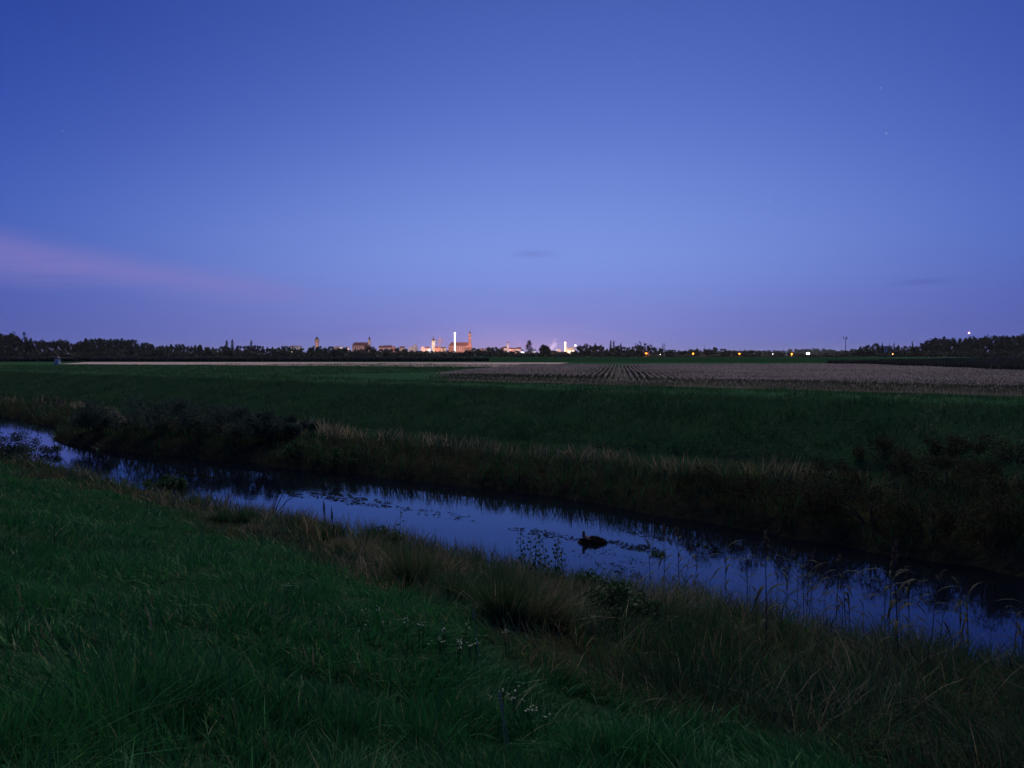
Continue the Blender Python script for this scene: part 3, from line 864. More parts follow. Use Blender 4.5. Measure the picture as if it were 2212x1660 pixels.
def build_trees():
    vx = -50.0
    while vx < 2270:
        step = random.uniform(9, 17)
        near_top = np.interp(vx, SX, SY)
        D = random.uniform(800, 850)
        top = near_top + random.uniform(-1.0, 2.5)
        x = x_at(vx, D); h = max(4.0, top_z(top, D) - ZF)
        w = max(h * .75, random.uniform(20, 32) * K / F * D * (0.75 if h < 14 else 1.0))
        lb, gr = wood_label(vx)
        plant_tree('round', random.randrange(6), x, D, w, h / .97, lb, gr)
        vx += step
    # lower growth in front
    vx = -40.0
    while vx < 2260:
        D = random.uniform(735, 785)
        base_top = np.interp(vx, SX, SY)
        gap = 1380 < vx < 1720
        h = random.uniform(4.5, 9.0) if not gap else random.uniform(1.6, 3.6)
        h = min(h, max(2.0, (top_z(base_top, D) - ZF) * .8))
        if gap: D = random.uniform(795, 815)
        w = random.uniform(10, 17)
        if vx < 1260: lb, gr = 'low dull bush at the foot of the wood beyond the fields', 'bushes at the foot of the wood'
        elif vx < 1830: lb, gr = 'low dark bush along the road with the orange lamps', 'bushes along the lamp-lit road'
        else: lb, gr = 'low dark bush under the tall wood behind the grey crop', 'bushes under the tall wood'
        plant_tree('shrub', random.randrange(6), x_at(vx, D), D, w, h, lb, gr, 'bush')
        vx += random.uniform(8, 14)
    # trees with a shape of their own
    def own(kind, vx, vtop, wv, D, label, var=0, group=None):
        h = top_z(vtop, D) - hz(x_at(vx, D), D); w = wv * K / F * D
        plant_tree(kind, var, x_at(vx, D), D, w / (.8 if kind != 'poplar' else .62), h, label, group)
    P2 = 'slim dark poplar rising above the long wood'
    own('poplar', 490, 735, 9, 812, 'slim dark poplar, shorter of a close pair above the long wood', 0)
    own('poplar', 502, 732.5, 8, 815, 'slim dark poplar, taller of a close pair above the long wood', 1)
    own('poplar', 543, 734.5, 8, 812, 'lone slim dark poplar above the long wood', 2)
    own('poplar', 1143, 735, 17, 790, 'broad columnar dark tree standing before the glowing fairground', 0)
    own('round', 1176, 741.5, 27, 792, 'broad dark tree beside the glowing steam plume', 2)
    own('poplar', 1319, 735, 6.5, 800, 'slim dark poplar, one of two close together near a street lamp', 1, 'pair of slim poplars')
    own('poplar', 1325.5, 735, 6.5, 803, 'slim dark poplar, one of two close together near a street lamp', 2, 'pair of slim poplars')
    own('conifer', 1286, 741, 14, 800, 'pointed dark conifer behind the orange lamp near the bright ride', 0)
    own('conifer', 1341, 741.5, 14, 805, 'pointed dark conifer beside two slim poplars', 1)
    own('airy', 1379, 735.5, 15, 830, 'thin airy round-headed tree above the dark tree belt', 0)
    own('airy', 1398, 739, 22, 835, 'wide airy tree with gaps above the dark tree belt', 1)
    own('airy', 1434, 739.5, 7, 860, 'small thin tree on a bare stalk above the low trees', 2)
    own('airy', 1268, 739.5, 22, 835, 'airy dark tree with open branches beside the lit fairground', 1)
    own('conifer', 1906, 739.5, 9, 800, 'pointed conifer against the pale flat-roofed building', 0)
    own('conifer', 1920.5, 742.5, 8, 792, 'small pointed conifer before the pale flat-roofed building', 1)
    own('conifer', 1931, 739.5, 9, 800, 'slim pointed conifer above the round orange lamp', 2)
    own('conifer', 1970, 736.5, 11, 800, 'tall pointed conifer at the start of the high wood', 0)
    own('airy', 2099, 723, 16, 800, 'open-branched tree beneath the red warning light', 2)
    # small tree in the field
    own('airy', 54, 716.5, 26, 236, 'slender tree with a thin crown and bare trunk at the field edge', 3)
build_trees()

# distant wooded ridge
def build_ridge():
    rng = np.random.default_rng(404)
    D = 2900.0
    xs = np.linspace(x_at(1400, D), x_at(2150, D), 70)
    vx = xs / D * F / K + 1106
    crest = np.interp(vx, [1380, 1450, 1560, 1640, 1700, 1745, 1800, 1830, 1900, 2150], [766, 761, 757, 757, 755.5, 753, 756, 758, 761, 766])
    hts = np.array([top_z(c, D) for c in crest]) - ZF
    V, prof = [], [(-260, 0), (-120, .55), (0, .92), (160, .5), (320, 0)]
    for dy, k in prof:
        for x, hh in zip(xs, hts): V.append((x, D + dy, ZF - .3 + max(0, hh - 9) * k))
    n = len(xs); i = np.arange(len(prof) - 1)[:, None] * n + np.arange(n - 1)[None, :]
    Q = np.stack([i, i + 1, i + n + 1, i + n], -1).reshape(-1, 4)
    o = add('hill', np_mesh('hill', np.array(V), Q, smooth=True), surf('hill_ground', (0.03, 0.05, 0.025), (0.02, 0.03, 0.016), .95, .01))
    tag(o, 'low wooded ridge far beyond the street lamps', 'hill', kind='structure')
    parts = []
    for k in range(420):
        j = rng.uniform(0, n - 1.001); a = int(j); f = j - a
        x = xs[a] * (1 - f) + xs[a + 1] * f; hh = hts[a] * (1 - f) + hts[a + 1] * f
        dy = rng.uniform(-240, 40)
        zb = ZF + max(0, hh - 9) * np.interp(dy, [-260, -120, 0, 160], [0, .55, .92, .5])
        hgt = rng.uniform(7, 13); w = rng.uniform(9, 17)
        N = 42
        d = rng.normal(size=(N, 3)); d /= np.linalg.norm(d, axis=1)[:, None]
        C = np.array([x, D + dy, zb + hgt * .5]) + d * np.array([w * .5, w * .5, hgt * .5])
        parts.append(leaves(C, rng.uniform(3.5, 6.0, N), np.clip(rng.uniform(.2, .8) + .1 * rng.normal(size=N), 0, 1), rng, aspect=.9))
    V, T, A = join(parts)
    o = add('far_forest', np_mesh('far_forest', V, T, {'tint': A}), TREELEAF)
    tag(o, 'distant forest covering the low ridge', 'forest', kind='stuff')
build_ridge()

# ------------------------------------------------------------------ the town
TOWN = 2500.0
MPV = K / F * TOWN               # metres per view pixel at the town
CREAM = surf('cream_render', (0.62, 0.52, 0.42), (0.54, 0.44, 0.36), .9, .08)
WHITEW = surf('white_render', (0.74, 0.72, 0.68), (0.66, 0.63, 0.58), .9, .08)
BRICK = surf('brick_wall', (0.42, 0.24, 0.17), (0.34, 0.18, 0.13), .9, .15)
PINKW = surf('rose_render', (0.58, 0.36, 0.30), (0.50, 0.30, 0.25), .9, .1)
TILE = surf('red_roof_tiles', (0.26, 0.10, 0.075), (0.18, 0.07, 0.055), .85, .12)
SLATE = surf('slate_roof', (0.055, 0.06, 0.075), (0.035, 0.04, 0.05), .6, .15)
COPPER = surf('weathered_metal_roof', (0.20, 0.14, 0.13), (0.13, 0.10, 0.095), .6, .2)
DARKWIN = surf('dark_window', (0.03, 0.03, 0.035), (0.02, 0.02, 0.025), .25, 1.0)
STEEL = surf('galvanised_steel', (0.42, 0.43, 0.44), (0.32, 0.33, 0.34), .45, 2.0, metal=.6)
DARKSTEEL = surf('dark_steel', (0.08, 0.085, 0.09), (0.05, 0.05, 0.055), .5, 2.0, metal=.5)
CRANEM = surf('pink_crane_paint', (0.60, 0.40, 0.28), (0.50, 0.32, 0.22), .5, .3)
CONCRETE = surf('concrete', (0.40, 0.39, 0.37), (0.32, 0.31, 0.30), .9, 1.0)
WARMWIN = glow('lit_window', (1.0, 0.72, 0.40), 3.0)

def spot(name, loc, target, watts, col, ang=50, radius=1.0):
    ld = bpy.data.lights.new(name, 'SPOT'); ld.energy = watts; ld.color = col
    ld.spot_size = math.radians(ang); ld.spot_blend = .6; ld.shadow_soft_size = radius
    o = bpy.data.objects.new(name, ld); COL.objects.link(o); o.location = loc
    o.rotation_euler = (Vector(target) - Vector(loc)).to_track_quat('-Z', 'Y').to_euler()
    return o
def lamp(name, loc, watts, col, radius=.5, parent=None):
    ld = bpy.data.lights.new(name, 'POINT'); ld.energy = watts; ld.color = col; ld.shadow_soft_size = radius
    o = bpy.data.objects.new(name, ld); COL.objects.link(o); o.location = loc
    if parent: o.parent = parent
    return o
def P(name, build, mat, parent, smooth=False):
    return add(name, bm_mesh(name, build, smooth), mat, parent)
def town_x(vx): return x_at(vx, TOWN)
def town_h(vy): return top_z(vy, TOWN) - ZF

def house(vx, wv, vy_eave, vy_ridge, label, wall, roof, D=None, axis='x', depth=10, lit=0, rz=0.0, group=None):
    D = D or TOWN
    s = K / F * D; w = wv * s
    he, hr = top_z(vy_eave, D) - ZF, top_z(vy_ridge, D) - ZF
    e = thing('house', label, 'house', (x_at(vx, D), D, ZF), rz, group)
    P('wall', lambda b: bm_box(b, -w / 2, w / 2, 0, depth, -.3, he), wall, e)
    r = P('roof', lambda b: bm_gable(b, -w / 2, w / 2, 0, depth, he + .02, hr, axis), roof, e)
    if hr - he > 3: P('chimney', lambda b: bm_box(b, w * .18, w * .18 + .9, depth * .62, depth * .62 + .9, he + (hr - he) * .3, hr + 1.0), BRICK, r)
    if axis == 'y':
        ym = -.2
        def gable(b):
            v = [b.verts.new(p) for p in ((-w / 2, 0.02, he - .05), (w / 2, 0.02, he - .05), (0, 0.02, hr - .35))]
            v2 = [b.verts.new((p.co.x, .3, p.co.z)) for p in v]
            b.faces.new(v); b.faces.new(v2[::-1])
            for i in range(3): b.faces.new((v[i], v[(i + 1) % 3], v2[(i + 1) % 3], v2[i]))
        g = P('gable_wall', lambda b: bm_box(b, -w / 2 - .35, w / 2 + .35, -.5, -.42, he - .1, he + .02), wall, e)
        P('gable', lambda b: [b.faces.new([b.verts.new(p) for p in q]) for q in (((-w / 2, -.46, he), (w / 2, -.46, he), (0, -.46, hr - .1)),)], wall, e)
    nw = max(2, int(w / 4))
    for k in range(nw):
        xx = -w / 2 + w * (k + .5) / nw
        for zz in ([he - 2.4] if he < 6 else [he - 2.4, he - 5.4]):
            P('window', lambda b: bm_box(b, xx - .55, xx + .55, -.06, -.003, zz, zz + 1.4), WARMWIN if (lit and (k % lit == 0)) else DARKWIN, e)
    return e

def build_town():
    # --- water tower
    D = TOWN; s = MPV
    e = thing('water_tower', 'squat orange-lit water tower with a dark pointed roof', 'tower', (town_x(685), D, ZF))
    r1 = 8.6 * .5 * s; hb, hs, ht = town_h(739), town_h(733.8), town_h(725.5)
    P('shaft', lambda b: bm_lathe(b, [(r1 * .93, -.3), (r1 * .9, hb - .6)], 20), CREAM, e, False)
    P('tank_wall', lambda b: bm_lathe(b, [(r1 * .9, hb - .6), (r1 * 1.08, hb + .4), (r1 * 1.08, hs)], 20), CREAM, e)
    P('cornice', lambda b: bm_lathe(b, [(r1 * 1.10, hb - .2), (r1 * 1.14, hb + .2), (r1 * 1.10, hb + .6)], 20), BRICK, e)
    P('roof', lambda b: bm_lathe(b, [(r1 * 1.2, hs), (r1 * .75, hs + (ht - hs) * .35), (r1 * .3, hs + (ht - hs) * .68), (.25, ht - 1.5), (0, ht)], 20), SLATE, e)
    for k in range(7):
        a = -math.pi * (k + .5) / 7
        P('window', lambda b: bm_box(b, r1 * 1.09 * math.cos(a) - .7, r1 * 1.09 * math.cos(a) + .7, r1 * 1.09 * math.sin(a) - .5, r1 * 1.09 * math.sin(a) + .3, hb + 2.2, hb + 4.2), DARKWIN, e)
    spot('floodlight_beam', (town_x(683), D - 60, ZF + 12), (town_x(685), D, ZF + hb), 90000, (1.0, .46, .32), 60)
    # --- church with the steep dark roof
    x0, x1 = town_x(758), town_x(791.5); L = x1 - x0; he, hr = town_h(746.5), town_h(739.2)
    e = thing('church', 'church with a long dark red roof and one slim white steeple', 'church', ((x0 + x1) / 2, D + 20, ZF))
    P('nave_wall', lambda b: bm_box(b, -L / 2, L / 2, 0, 16, -.3, he), CREAM, e)
    def hip(b):
        z0, z1 = he, hr
        v = [b.verts.new(p) for p in ((-L / 2 - .6, -.6, z0), (L / 2 + .6, -.6, z0), (L / 2 + .6, 16.6, z0), (-L / 2 - .6, 16.6, z0), (-L / 2 + 5.5, 8, z1), (L / 2, 8, z1))]
        for q in ((0, 1, 5, 4), (1, 2, 5), (2, 3, 4, 5), (3, 0, 4), (3, 2, 1, 0)): b.faces.new([v[i] for i in q])
    P('roof', hip, TILE, e)
    for k in range(7):
        xx = -L / 2 + L * (k + .5) / 7
        P('window', lambda b: bm_box(b, xx - .8, xx + .8, -.08, -.003, he - 8.5, he - 1.5), DARKWIN, e)
    tx = town_x(795) - (x0 + x1) / 2; tw = 5.2 * s / 2
    st = P('steeple', lambda b: bm_box(b, tx - tw, tx + tw, 3, 3 + 2 * tw, -.3, town_h(733)), WHITEW, e)
    P('spire', lambda b: bm_lathe(b, [(tw * 1.35, town_h(733.0)), (tw * .9, town_h(731.8)), (tw * .55, town_h(730)), (.2, town_h(725.5)), (0, town_h(724.2))], 8, tx, 3 + tw, math.pi / 8), SLATE, st)
    P('belfry_opening', lambda b: bm_box(b, tx - .7, tx + .7, 2.9, 2.997, town_h(733) - 5.5, town_h(733) - 2), DARKWIN, st)
    spot('floodlight_beam', (town_x(800), D - 40, ZF + 14), (town_x(795), D + 20, ZF + town_h(736)), 50000, (1.0, .62, .55), 22)
    lamp('street_light', (town_x(770), D - 50, ZF + 14), 52000, (1.0, .45, .30), 2.0)
    # --- town gate tower with corner turrets
    cx = town_x(936.2); hw = 6.9 * s / 2; hs = town_h(736)
    e = thing('gate_tower', 'white-lit clock tower with a cluster of pointed turrets beside a crane', 'tower', (cx, D, ZF))
    P('shaft', lambda b: bm_box(b, -hw, hw, 0, 2 * hw, -.3, hs - 3.5), WHITEW, e)
    P('gallery', lambda b: bm_box(b, -hw * 1.08, hw * 1.08, -hw * .08, 2.08 * hw, hs - 3.5, hs - 1), WHITEW, e)
    for i, (ax, ay) in enumerate(((-1, 0), (1, 0), (1, 2), (-1, 2))):
        t = P('turret', lambda b: bm_lathe(b, [(hw * .30, hs - 1), (hw * .30, hs + 2.0)], 8, ax * hw * .78, (ay - 1) * hw * .78 + hw), WHITEW, e)
        P('turret_spire', lambda b: bm_lathe(b, [(hw * .36, hs + 2.0), (hw * .2, hs + 4), (0, hs + 7.5)], 8, ax * hw * .78, (ay - 1) * hw * .78 + hw), COPPER, t)
    t = P('lantern', lambda b: bm_lathe(b, [(hw * .52, hs - 1), (hw * .52, hs + 5)], 8, 0, hw), COPPER, e)
    P('spire', lambda b: bm_lathe(b, [(hw * .62, hs + 5), (hw * .35, hs + 8), (hw * .2, town_h(729)), (0, town_h(724.5))], 8, 0, hw), COPPER, e)
    def clock(b):
        n = 20
        v = [b.verts.new((2.1 * math.cos(2 * math.pi * i / n), -.1, hs - 10 + 2.1 * math.sin(2 * math.pi * i / n))) for i in range(n)]
        w = [b.verts.new((q.co.x, -.003, q.co.z)) for q in v]
        b.faces.new(v); b.faces.new(w[::-1])
        for i in range(n): b.faces.new((v[i], v[(i + 1) % n], w[(i + 1) % n], w[i]))
    P('clock_face', clock, glow('clock_glow', (1, .93, .8), 1.2), e)
    for zz in (hs - 17, hs - 23, hs - 29):
        P('window', lambda b: bm_box(b, -.7, .7, -.06, -.003, zz, zz + 2.2), DARKWIN, e)
    spot('floodlight_beam', (cx - 8, D - 55, ZF + 12), (cx, D, ZF + hs * .75), 125000, (1.0, .72, .50), 55)
    # --- cranes
    def crane(vx, vtop, vjib, vx0, vx1, D, label, tilt=0.0):
        ss = K / F * D; x = x_at(vx, D)
        ht = top_z(vtop, D) - ZF; hj = top_z(vjib, D) - ZF
        e = thing('tower_crane', label, 'crane', (x, D, ZF))
        w = 1.3
        def mast(b):
            for a, c in ((-w, -w), (w, -w), (w, w), (-w, w)):
                bm_box(b, a - .28, a + .28, c - .28, c + .28, -.3, hj)
            z = 2.0
            k = 1
            while z + 2.6 < hj:
                bm_tube(b, [(-w * k, -w, z), (w * k, -w, z + 2.6)], [.2, .2], 4); bm_tube(b, [(w, -w * k, z), (w, w * k, z + 2.6)], [.2, .2], 4)
                z += 2.6; k = -k
        P('mast', mast, CRANEM, e)
        l0, l1 = (vx0 - vx) * ss, (vx1 - vx) * ss
        def jib(b):
            zz = lambda q: hj + q * tilt
            for dz, dy in ((0, -.7), (0, .7), (1.6, 0)):
                bm_tube(b, [(l0, dy, zz(l0) + dz), (l1, dy, zz(l1) + dz * .4)], [.26, .26], 4)
            q = l0; k = 0
            while q + 2.4 < l1:
                bm_tube(b, [(q, -.7 if k % 2 else .7, zz(q)), (q + 1.2, 0, zz(q) + 1.4), (q + 2.4, .7 if k % 2 else -.7, zz(q + 2.4))], [.15, .15, .15], 4); q += 2.4; k += 1
        P('jib', jib, CRANEM, e)
        P('tower_head', lambda b: bm_tube(b, [(0, 0, hj), (0, 0, ht)], [1.1, .3], 4), CRANEM, e)
        far = l1 if abs(l1) > abs(l0) else l0; ctr = l0 if abs(l1) > abs(l0) else l1
        P('tie_rod', lambda b: (bm_tube(b, [(0, 0, ht), (far * .7, 0, hj + far * .7 * tilt + 1.2)], [.13, .13], 4), bm_tube(b, [(0, 0, ht), (ctr * .9, 0, hj + ctr * .9 * tilt + 1.2)], [.13, .13], 4)), CRANEM, e)
        P('counterweight', lambda b: bm_box(b, ctr - (.0 if ctr < 0 else 3), ctr + (3 if ctr < 0 else .0), -1, 1, hj + ctr * tilt - 2.4, hj + ctr * tilt - .2), CONCRETE, e)
        P('cab', lambda b: bm_box(b, .9, 2.7, -2.6, -.8, hj - 3.0, hj - .6), WHITEW, e)
    crane(949.4, 727.5, 738.5, 940.5, 958.2, D - 30, 'pink-lit tower crane with a level jib beside the clock tower')
    crane(951.5, 729.5, 735.0, 946.5, 960.0, D + 60, 'tower crane with a raised jib behind the clock tower', .28)
    lamp('street_light', (town_x(950), D - 70, ZF + 30), 100000, (1.0, .50, .38), 2.0)
    # --- great brick church
    x0, x1 = town_x(967.5), town_x(1010.5); L = x1 - x0; he, hr = town_h(747.2), town_h(739)
    e = thing('basilica', 'great brick church with a huge red roof and a tall slender tower', 'church', ((x0 + x1) / 2, D + 30, ZF))
    wd = 26
    P('nave_wall', lambda b: bm_box(b, -L / 2, L / 2, 0, wd, -.3, he), BRICK, e)
    def hip2(b):
        z0, z1 = he, hr
        v = [b.verts.new(p) for p in ((-L / 2 - .8, -.8, z0), (L / 2, -.8, z0), (L / 2, wd + .8, z0), (-L / 2 - .8, wd + .8, z0), (-L / 2 + 7.5, wd / 2, z1), (L / 2, wd / 2, z1))]
        for q in ((0, 1, 5, 4), (1, 2, 5), (2, 3, 4, 5), (3, 0, 4), (3, 2, 1, 0)): b.faces.new([v[i] for i in q])
    P('roof', hip2, TILE, e)
    nb = 9
    for k in range(nb + 1):
        xx = -L / 2 + L * k / nb
        P('buttress', lambda b: bm_box(b, xx - .7, xx + .7, -2.2, -.003, -.3, he - 2.5), BRICK, e)
    for k in range(nb):
        xx = -L / 2 + L * (k + .5) / nb
        def lancet(b):
            z0, z1 = he - 15, he - 4
            ring = [(xx - 1.0, z0), (xx + 1.0, z0), (xx + 1.0, z1), (xx + .6, z1 + 1.3), (xx, z1 + 2.1), (xx - .6, z1 + 1.3), (xx - 1.0, z1)]
            v = [b.verts.new((a, -.12, c)) for a, c in ring]; w = [b.verts.new((a, -.003, c)) for a, c in ring]
            b.faces.new(v); b.faces.new(w[::-1])
            for i in range(7): b.faces.new((v[i], v[(i + 1) % 7], w[(i + 1) % 7], w[i]))
        P('window', lancet, DARKWIN, e)
    tx = town_x(1013.6) - (x0 + x1) / 2; tw = 6.0 * s / 2; hb = town_h(722.3)
    tz0 = town_h(744)
    t = P('tower', lambda b: (bm_box(b, tx - tw * 1.35, tx + tw * 1.35, 4, 4 + 2.7 * tw, -.3, tz0), bm_lathe(b, [(tw * 1.42, tz0), (tw * 1.08, tz0 + 2.0), (tw * 1.02, hb)], 8, tx, 4 + 1.35 * tw, math.pi / 8)), BRICK, e)
    P('gallery', lambda b: bm_lathe(b, [(tw * 1.2, hb), (tw * 1.2, hb + 1.4)], 8, tx, 4 + 1.35 * tw, math.pi / 8), CREAM, t)
    P('spire', lambda b: bm_lathe(b, [(tw * .95, hb + 1.4), (tw * 1.0, hb + 3.5), (tw * .62, hb + 7), (tw * .42, hb + 9.5), (tw * .40, hb + 11), (.2, town_h(713.5)), (0, town_h(712))], 8, tx, 4 + 1.35 * tw, math.pi / 8), COPPER, t)
    for zz in (hb - 8, hb - 16, hb - 24):
        P('window', lambda b: bm_box(b, tx - .9, tx + .9, 4 + .33 * tw - .25, 4 + .33 * tw + .3, zz, zz + 4.5), DARKWIN, t)
    P('clock_face', lambda b: bm_box(b, tx + .6, tx + 3.2, 4 + .33 * tw - .2, 4 + .33 * tw + .4, hb - 11.2, hb - 8.6, .3), MATS['clock_glow'], t)
    spot('floodlight_beam', (town_x(1014), D - 70, ZF + 15), (town_x(1013.6), D + 34, ZF + town_h(728)), 520000, (1.0, .52, .47), 42)
    spot('floodlight_beam', (town_x(988), D - 80, ZF + 15), (town_x(988), D + 30, ZF + town_h(745)), 520000, (1.0, .55, .54), 70)
    # --- tall lit fairground ride in front of it
    def ride(vx, vtop, wv, D, label, mat, flare=0.0):
        ss = K / F * D; w = wv * ss / 2; h = top_z(vtop, D) - ZF
        e = thing('fairground_tower', label, 'fair ride', (x_at(vx, D), D, ZF))
        P('base', lambda b: bm_box(b, -w * 3, w * 3, -w * 2, w * 2, -.3, 2.2, .2), DARKSTEEL, e)
        def lattice(b):
            for a, c in ((-w, -w), (w, -w), (w, w), (-w, w)):
                bm_tube(b, [(a * 1.1, c * 1.1, 0), (a * .85, c * .85, h - 4)], [.3, .25], 5)
        P('mast', lattice, STEEL, e)
        for sx in (-1, 1):
            P('light_strip', lambda b: bm_box(b, sx * w * .5 - w * .42, sx * w * .5 + w * .42, -w * 1.12, -w * .9, 3.0, h - 5), mat, e)
        P('crown_ring', lambda b: bm_lathe(b, [(w * .7, h - 6.5), (w * 1.35, h - 4), (w * 1.4, h - 2), (w * 1.0, h - .6), (w * .3, h)], 14), mat, e)
        return e
    WHITEGLOW = glow('white_bulbs', (1.0, .95, .92), 6.0)
    GOLDGLOW = glow('golden_bulbs', (1.0, .66, .30), 5.0)
    ride(982.8, 718, 2.6, D - 200, 'very tall thin tower of white light before the great church', WHITEGLOW)
    e = ride(1220.8, 738.6, 3.0, D - 200, 'golden-white glowing tower beside the steam plume', GOLDGLOW)
    x_, d_ = x_at(1220.8, D - 200), D - 200
    lamp('ride_light', (x_, d_ - 18, ZF + 24), 60000, (1.0, .55, .25), 1.5)
    # --- slender church tower on the right and its nave
    cx = town_x(1097); hw = 4.2 * s / 2
    e = thing('church', 'small church with one slender pink-lit square tower', 'church', (cx, D, ZF))
    P('tower', lambda b: bm_box(b, -hw, hw, 0, 2 * hw, -.3, town_h(741.5)), WHITEW, e)
    P('spire', lambda b: bm_lathe(b, [(hw * 1.4, town_h(741.5)), (hw * .5, town_h(739.5)), (hw * .25, town_h(738)), (0, town_h(735.5))], 4, 0, hw, math.pi / 4), COPPER, e)
    P('nave_wall', lambda b: bm_box(b, -11 * s, -hw - .01, 1, 13, -.3, town_h(752)), WHITEW, e)
    P('nave_roof', lambda b: bm_gable(b, -11 * s, -hw - .5, 1, 13, town_h(752) + .02, town_h(748.5), 'x', .3), TILE, e)
    P('belfry_opening', lambda b: bm_box(b, -.8, .8, -.08, -.003, town_h(744.5), town_h(742.5)), DARKWIN, e)
    spot('floodlight_beam', (cx + 4, D - 60, ZF + 10), (cx, D, ZF + town_h(746)), 125000, (1.0, .60, .45), 60)
    # --- houses
    rows = [(634, 15, 748.8, 746.6, 'long low house with a red roof and bright white front'), (646, 9, 749, 747.2, 'low house with a pale front beside the long red-roofed one'),
            (725, 9, 752, 747.5, 'house with a steep roof near the squat water tower'), (731, 6, 751.5, 747.6, 'narrow gabled house with a white front near the squat water tower'),
            (737, 9, 753, 748.4, 'wide gabled house below the long church roof'), (748, 7, 752.5, 748.2, 'white gabled house next to the long church roof'),
            (825, 14, 751, 746.6, 'tall red-roofed house right by the slim white steeple'), (838, 16, 750.5, 745.8, 'broad red-roofed block of houses in the old town'),
            (850, 10, 751, 747.5, 'red-roofed house at the end of the broad block'), (868, 10, 751.5, 748, 'low red-roofed house half hidden by trees'),
            (887, 9, 752, 748, 'pale house beside the large white gable'), (896, 11, 750.5, 743.6, 'large house with a bright white stepped gable'), (913, 8, 752, 747.8, 'small house between white gable and clock tower'),
            (923, 9, 752, 749, 'low red-roofed house next to the clock tower'), (944, 11, 751.5, 748.5, 'red-roofed house at the foot of the crane'), (957, 11, 752.5, 749.5, 'warm-lit house below the crane jib'),
            (1024, 7, 757, 753.5, 'low white-lit hall beside the great church'), (1040, 12, 755.5, 752.5, 'long low house by the great church'), (1052, 8, 755, 752, 'small pale house between great church and slender tower'),
            (1085, 8, 754, 750.5, 'pink-lit house left of the slender square tower'.replace(' left of ', ' close to ')), (1104, 7, 754, 751, 'bright house at the foot of the slender square tower'),
            (1112, 9, 754, 751.5, 'low red-roofed house behind the dark broad column tree'), (1121, 9, 753.5, 749.8, 'tall pink-lit house near the broad columnar tree')]
    for i, (vx, wv, ve, vr, lb) in enumerate(rows):
        house(vx, wv, ve, vr, lb, [CREAM, WHITEW, PINKW][i % 3] if 'white' not in lb else WHITEW, TILE, TOWN - 15 - (i * 37) % 50, 'y' if 'gable' in lb or i in (2, 8) else 'x', 11 + i % 4, 3 if i in (15, 20, 16) else 0)
    for vx, wt, c in ((640, 26000, (1, .8, .7)), (738, 40000, (1, .78, .74)), (835, 46000, (1, .40, .26)), (893, 44000, (1, .72, .62)), (925, 44000, (1, .42, .30)), (962, 30000, (1, .6, .3)),
                      (1030, 50000, (1, .85, .85)), (1090, 60000, (1, .5, .4)), (1118, 70000, (1, .5, .4))):
        lamp('street_light', (town_x(vx), TOWN - 85, ZF + 16), wt, c, 2.0)
    # --- fairground: lit tents and booths, their steam
    def tent(vx, wv, vr, label, col, stren, D=TOWN - 190):
        ss = K / F * D; w = wv * ss; hr = top_z(vr, D) - ZF; he = hr * .62
        e = thing('lit_tent', label, 'tent', (x_at(vx, D), D, ZF))
        P('canvas_wall', lambda b: bm_box(b, -w / 2, w / 2, 0, 14, -.2, he), glow('canvas_%d' % vx, col, stren), e)
        P('canvas_roof', lambda b: bm_gable(b, -w / 2, w / 2, 0, 14, he + .02, hr, 'x', .5), surf('tent_roof', (.72, .68, .66), (.62, .58, .56), .7, .2), e)
        for k in range(5):
            xx = -w / 2 + w * k / 4
            P('pole', lambda b: bm_box(b, xx - .12, xx + .12, -.35, -.1, -.2, he), DARKSTEEL, e)
    tent(1128, 5, 754.5, 'glowing white tent beside the broad columnar tree', (1, .95, .95), 4.0)
    tent(1154, 7, 754.2, 'glowing pale tent between two broad dark trees', (1, .88, .95), 2.2)
    tent(1226, 12, 751.5, 'long glowing tent at the foot of the golden tower', (1, .70, .42), 3.0)
    tent(1237, 9, 749.5, 'glowing pink booth next to the golden tower', (1, .74, .60), 1.8)
    tent(1207, 9, 754.5, 'pinkish lit tent under the steam plume', (1, .68, .80), 1.2)
    tent(1022, 4, 756.0, 'small bright white booth below the great church tower', (1, .97, .9), 4.0)
    tent(1028.5, 4, 754.0, 'small bright white booth beside the pointed tree by the great church', (1, .97, .9), 3.0)
    e = thing('floodlight_mast', 'mast with a cluster of white floodlights by the golden tower', 'lamp', (x_at(1242.8, TOWN - 200), TOWN - 200, ZF))
    hh = top_z(746.6, TOWN - 200) - ZF
    P('pole', lambda b: bm_tube(b, [(0, 0, -.3), (0, 0, hh)], [.5, .3], 8), STEEL, e)
    P('lamp_head', lambda b: bm_box(b, -2.4, 2.4, -.5, .5, hh - .6, hh + 1.6, .2), glow('mast_white', (1, .9, .86), 9.0), e)
    # steam from the fair
    m = bpy.data.materials.new('steam'); m.use_nodes = True
    nt = m.node_tree; N, L_ = nt.nodes, nt.links
    N.remove(N['Principled BSDF'])
    pv = N.new('ShaderNodeVolumePrincipled'); pv.inputs['Color'].default_value = (.95, .93, .95, 1); pv.inputs['Anisotropy'].default_value = .2
    tc = N.new('ShaderNodeTexCoord'); nz = N.new('ShaderNodeTexNoise'); nz.inputs['Scale'].default_value = .045; nz.inputs['Detail'].default_value = 4
    L_.new(tc.outputs['Object'], nz.inputs['Vector'])
    mr = N.new('ShaderNodeMapRange'); mr.inputs['From Min'].default_value = .42; mr.inputs['From Max'].default_value = .75
    mr.inputs['To Min'].default_value = 0.0; mr.inputs['To Max'].default_value = .045
    L_.new(nz.outputs['Fac'], mr.inputs['Value']); L_.new(mr.outputs[0], pv.inputs['Density'])
    L_.new(pv.outputs[0], N['Material Output'].inputs['Volume'])
    D2 = TOWN - 150
    def plume(b):
        bm_tube(b, [(-10, 0, 0), (-6, 2, 8), (0, 0, 17), (10, 2, 26), (18, 0, 36), (24, 0, 46)], [7, 9, 11, 12, 10, 3], 12)
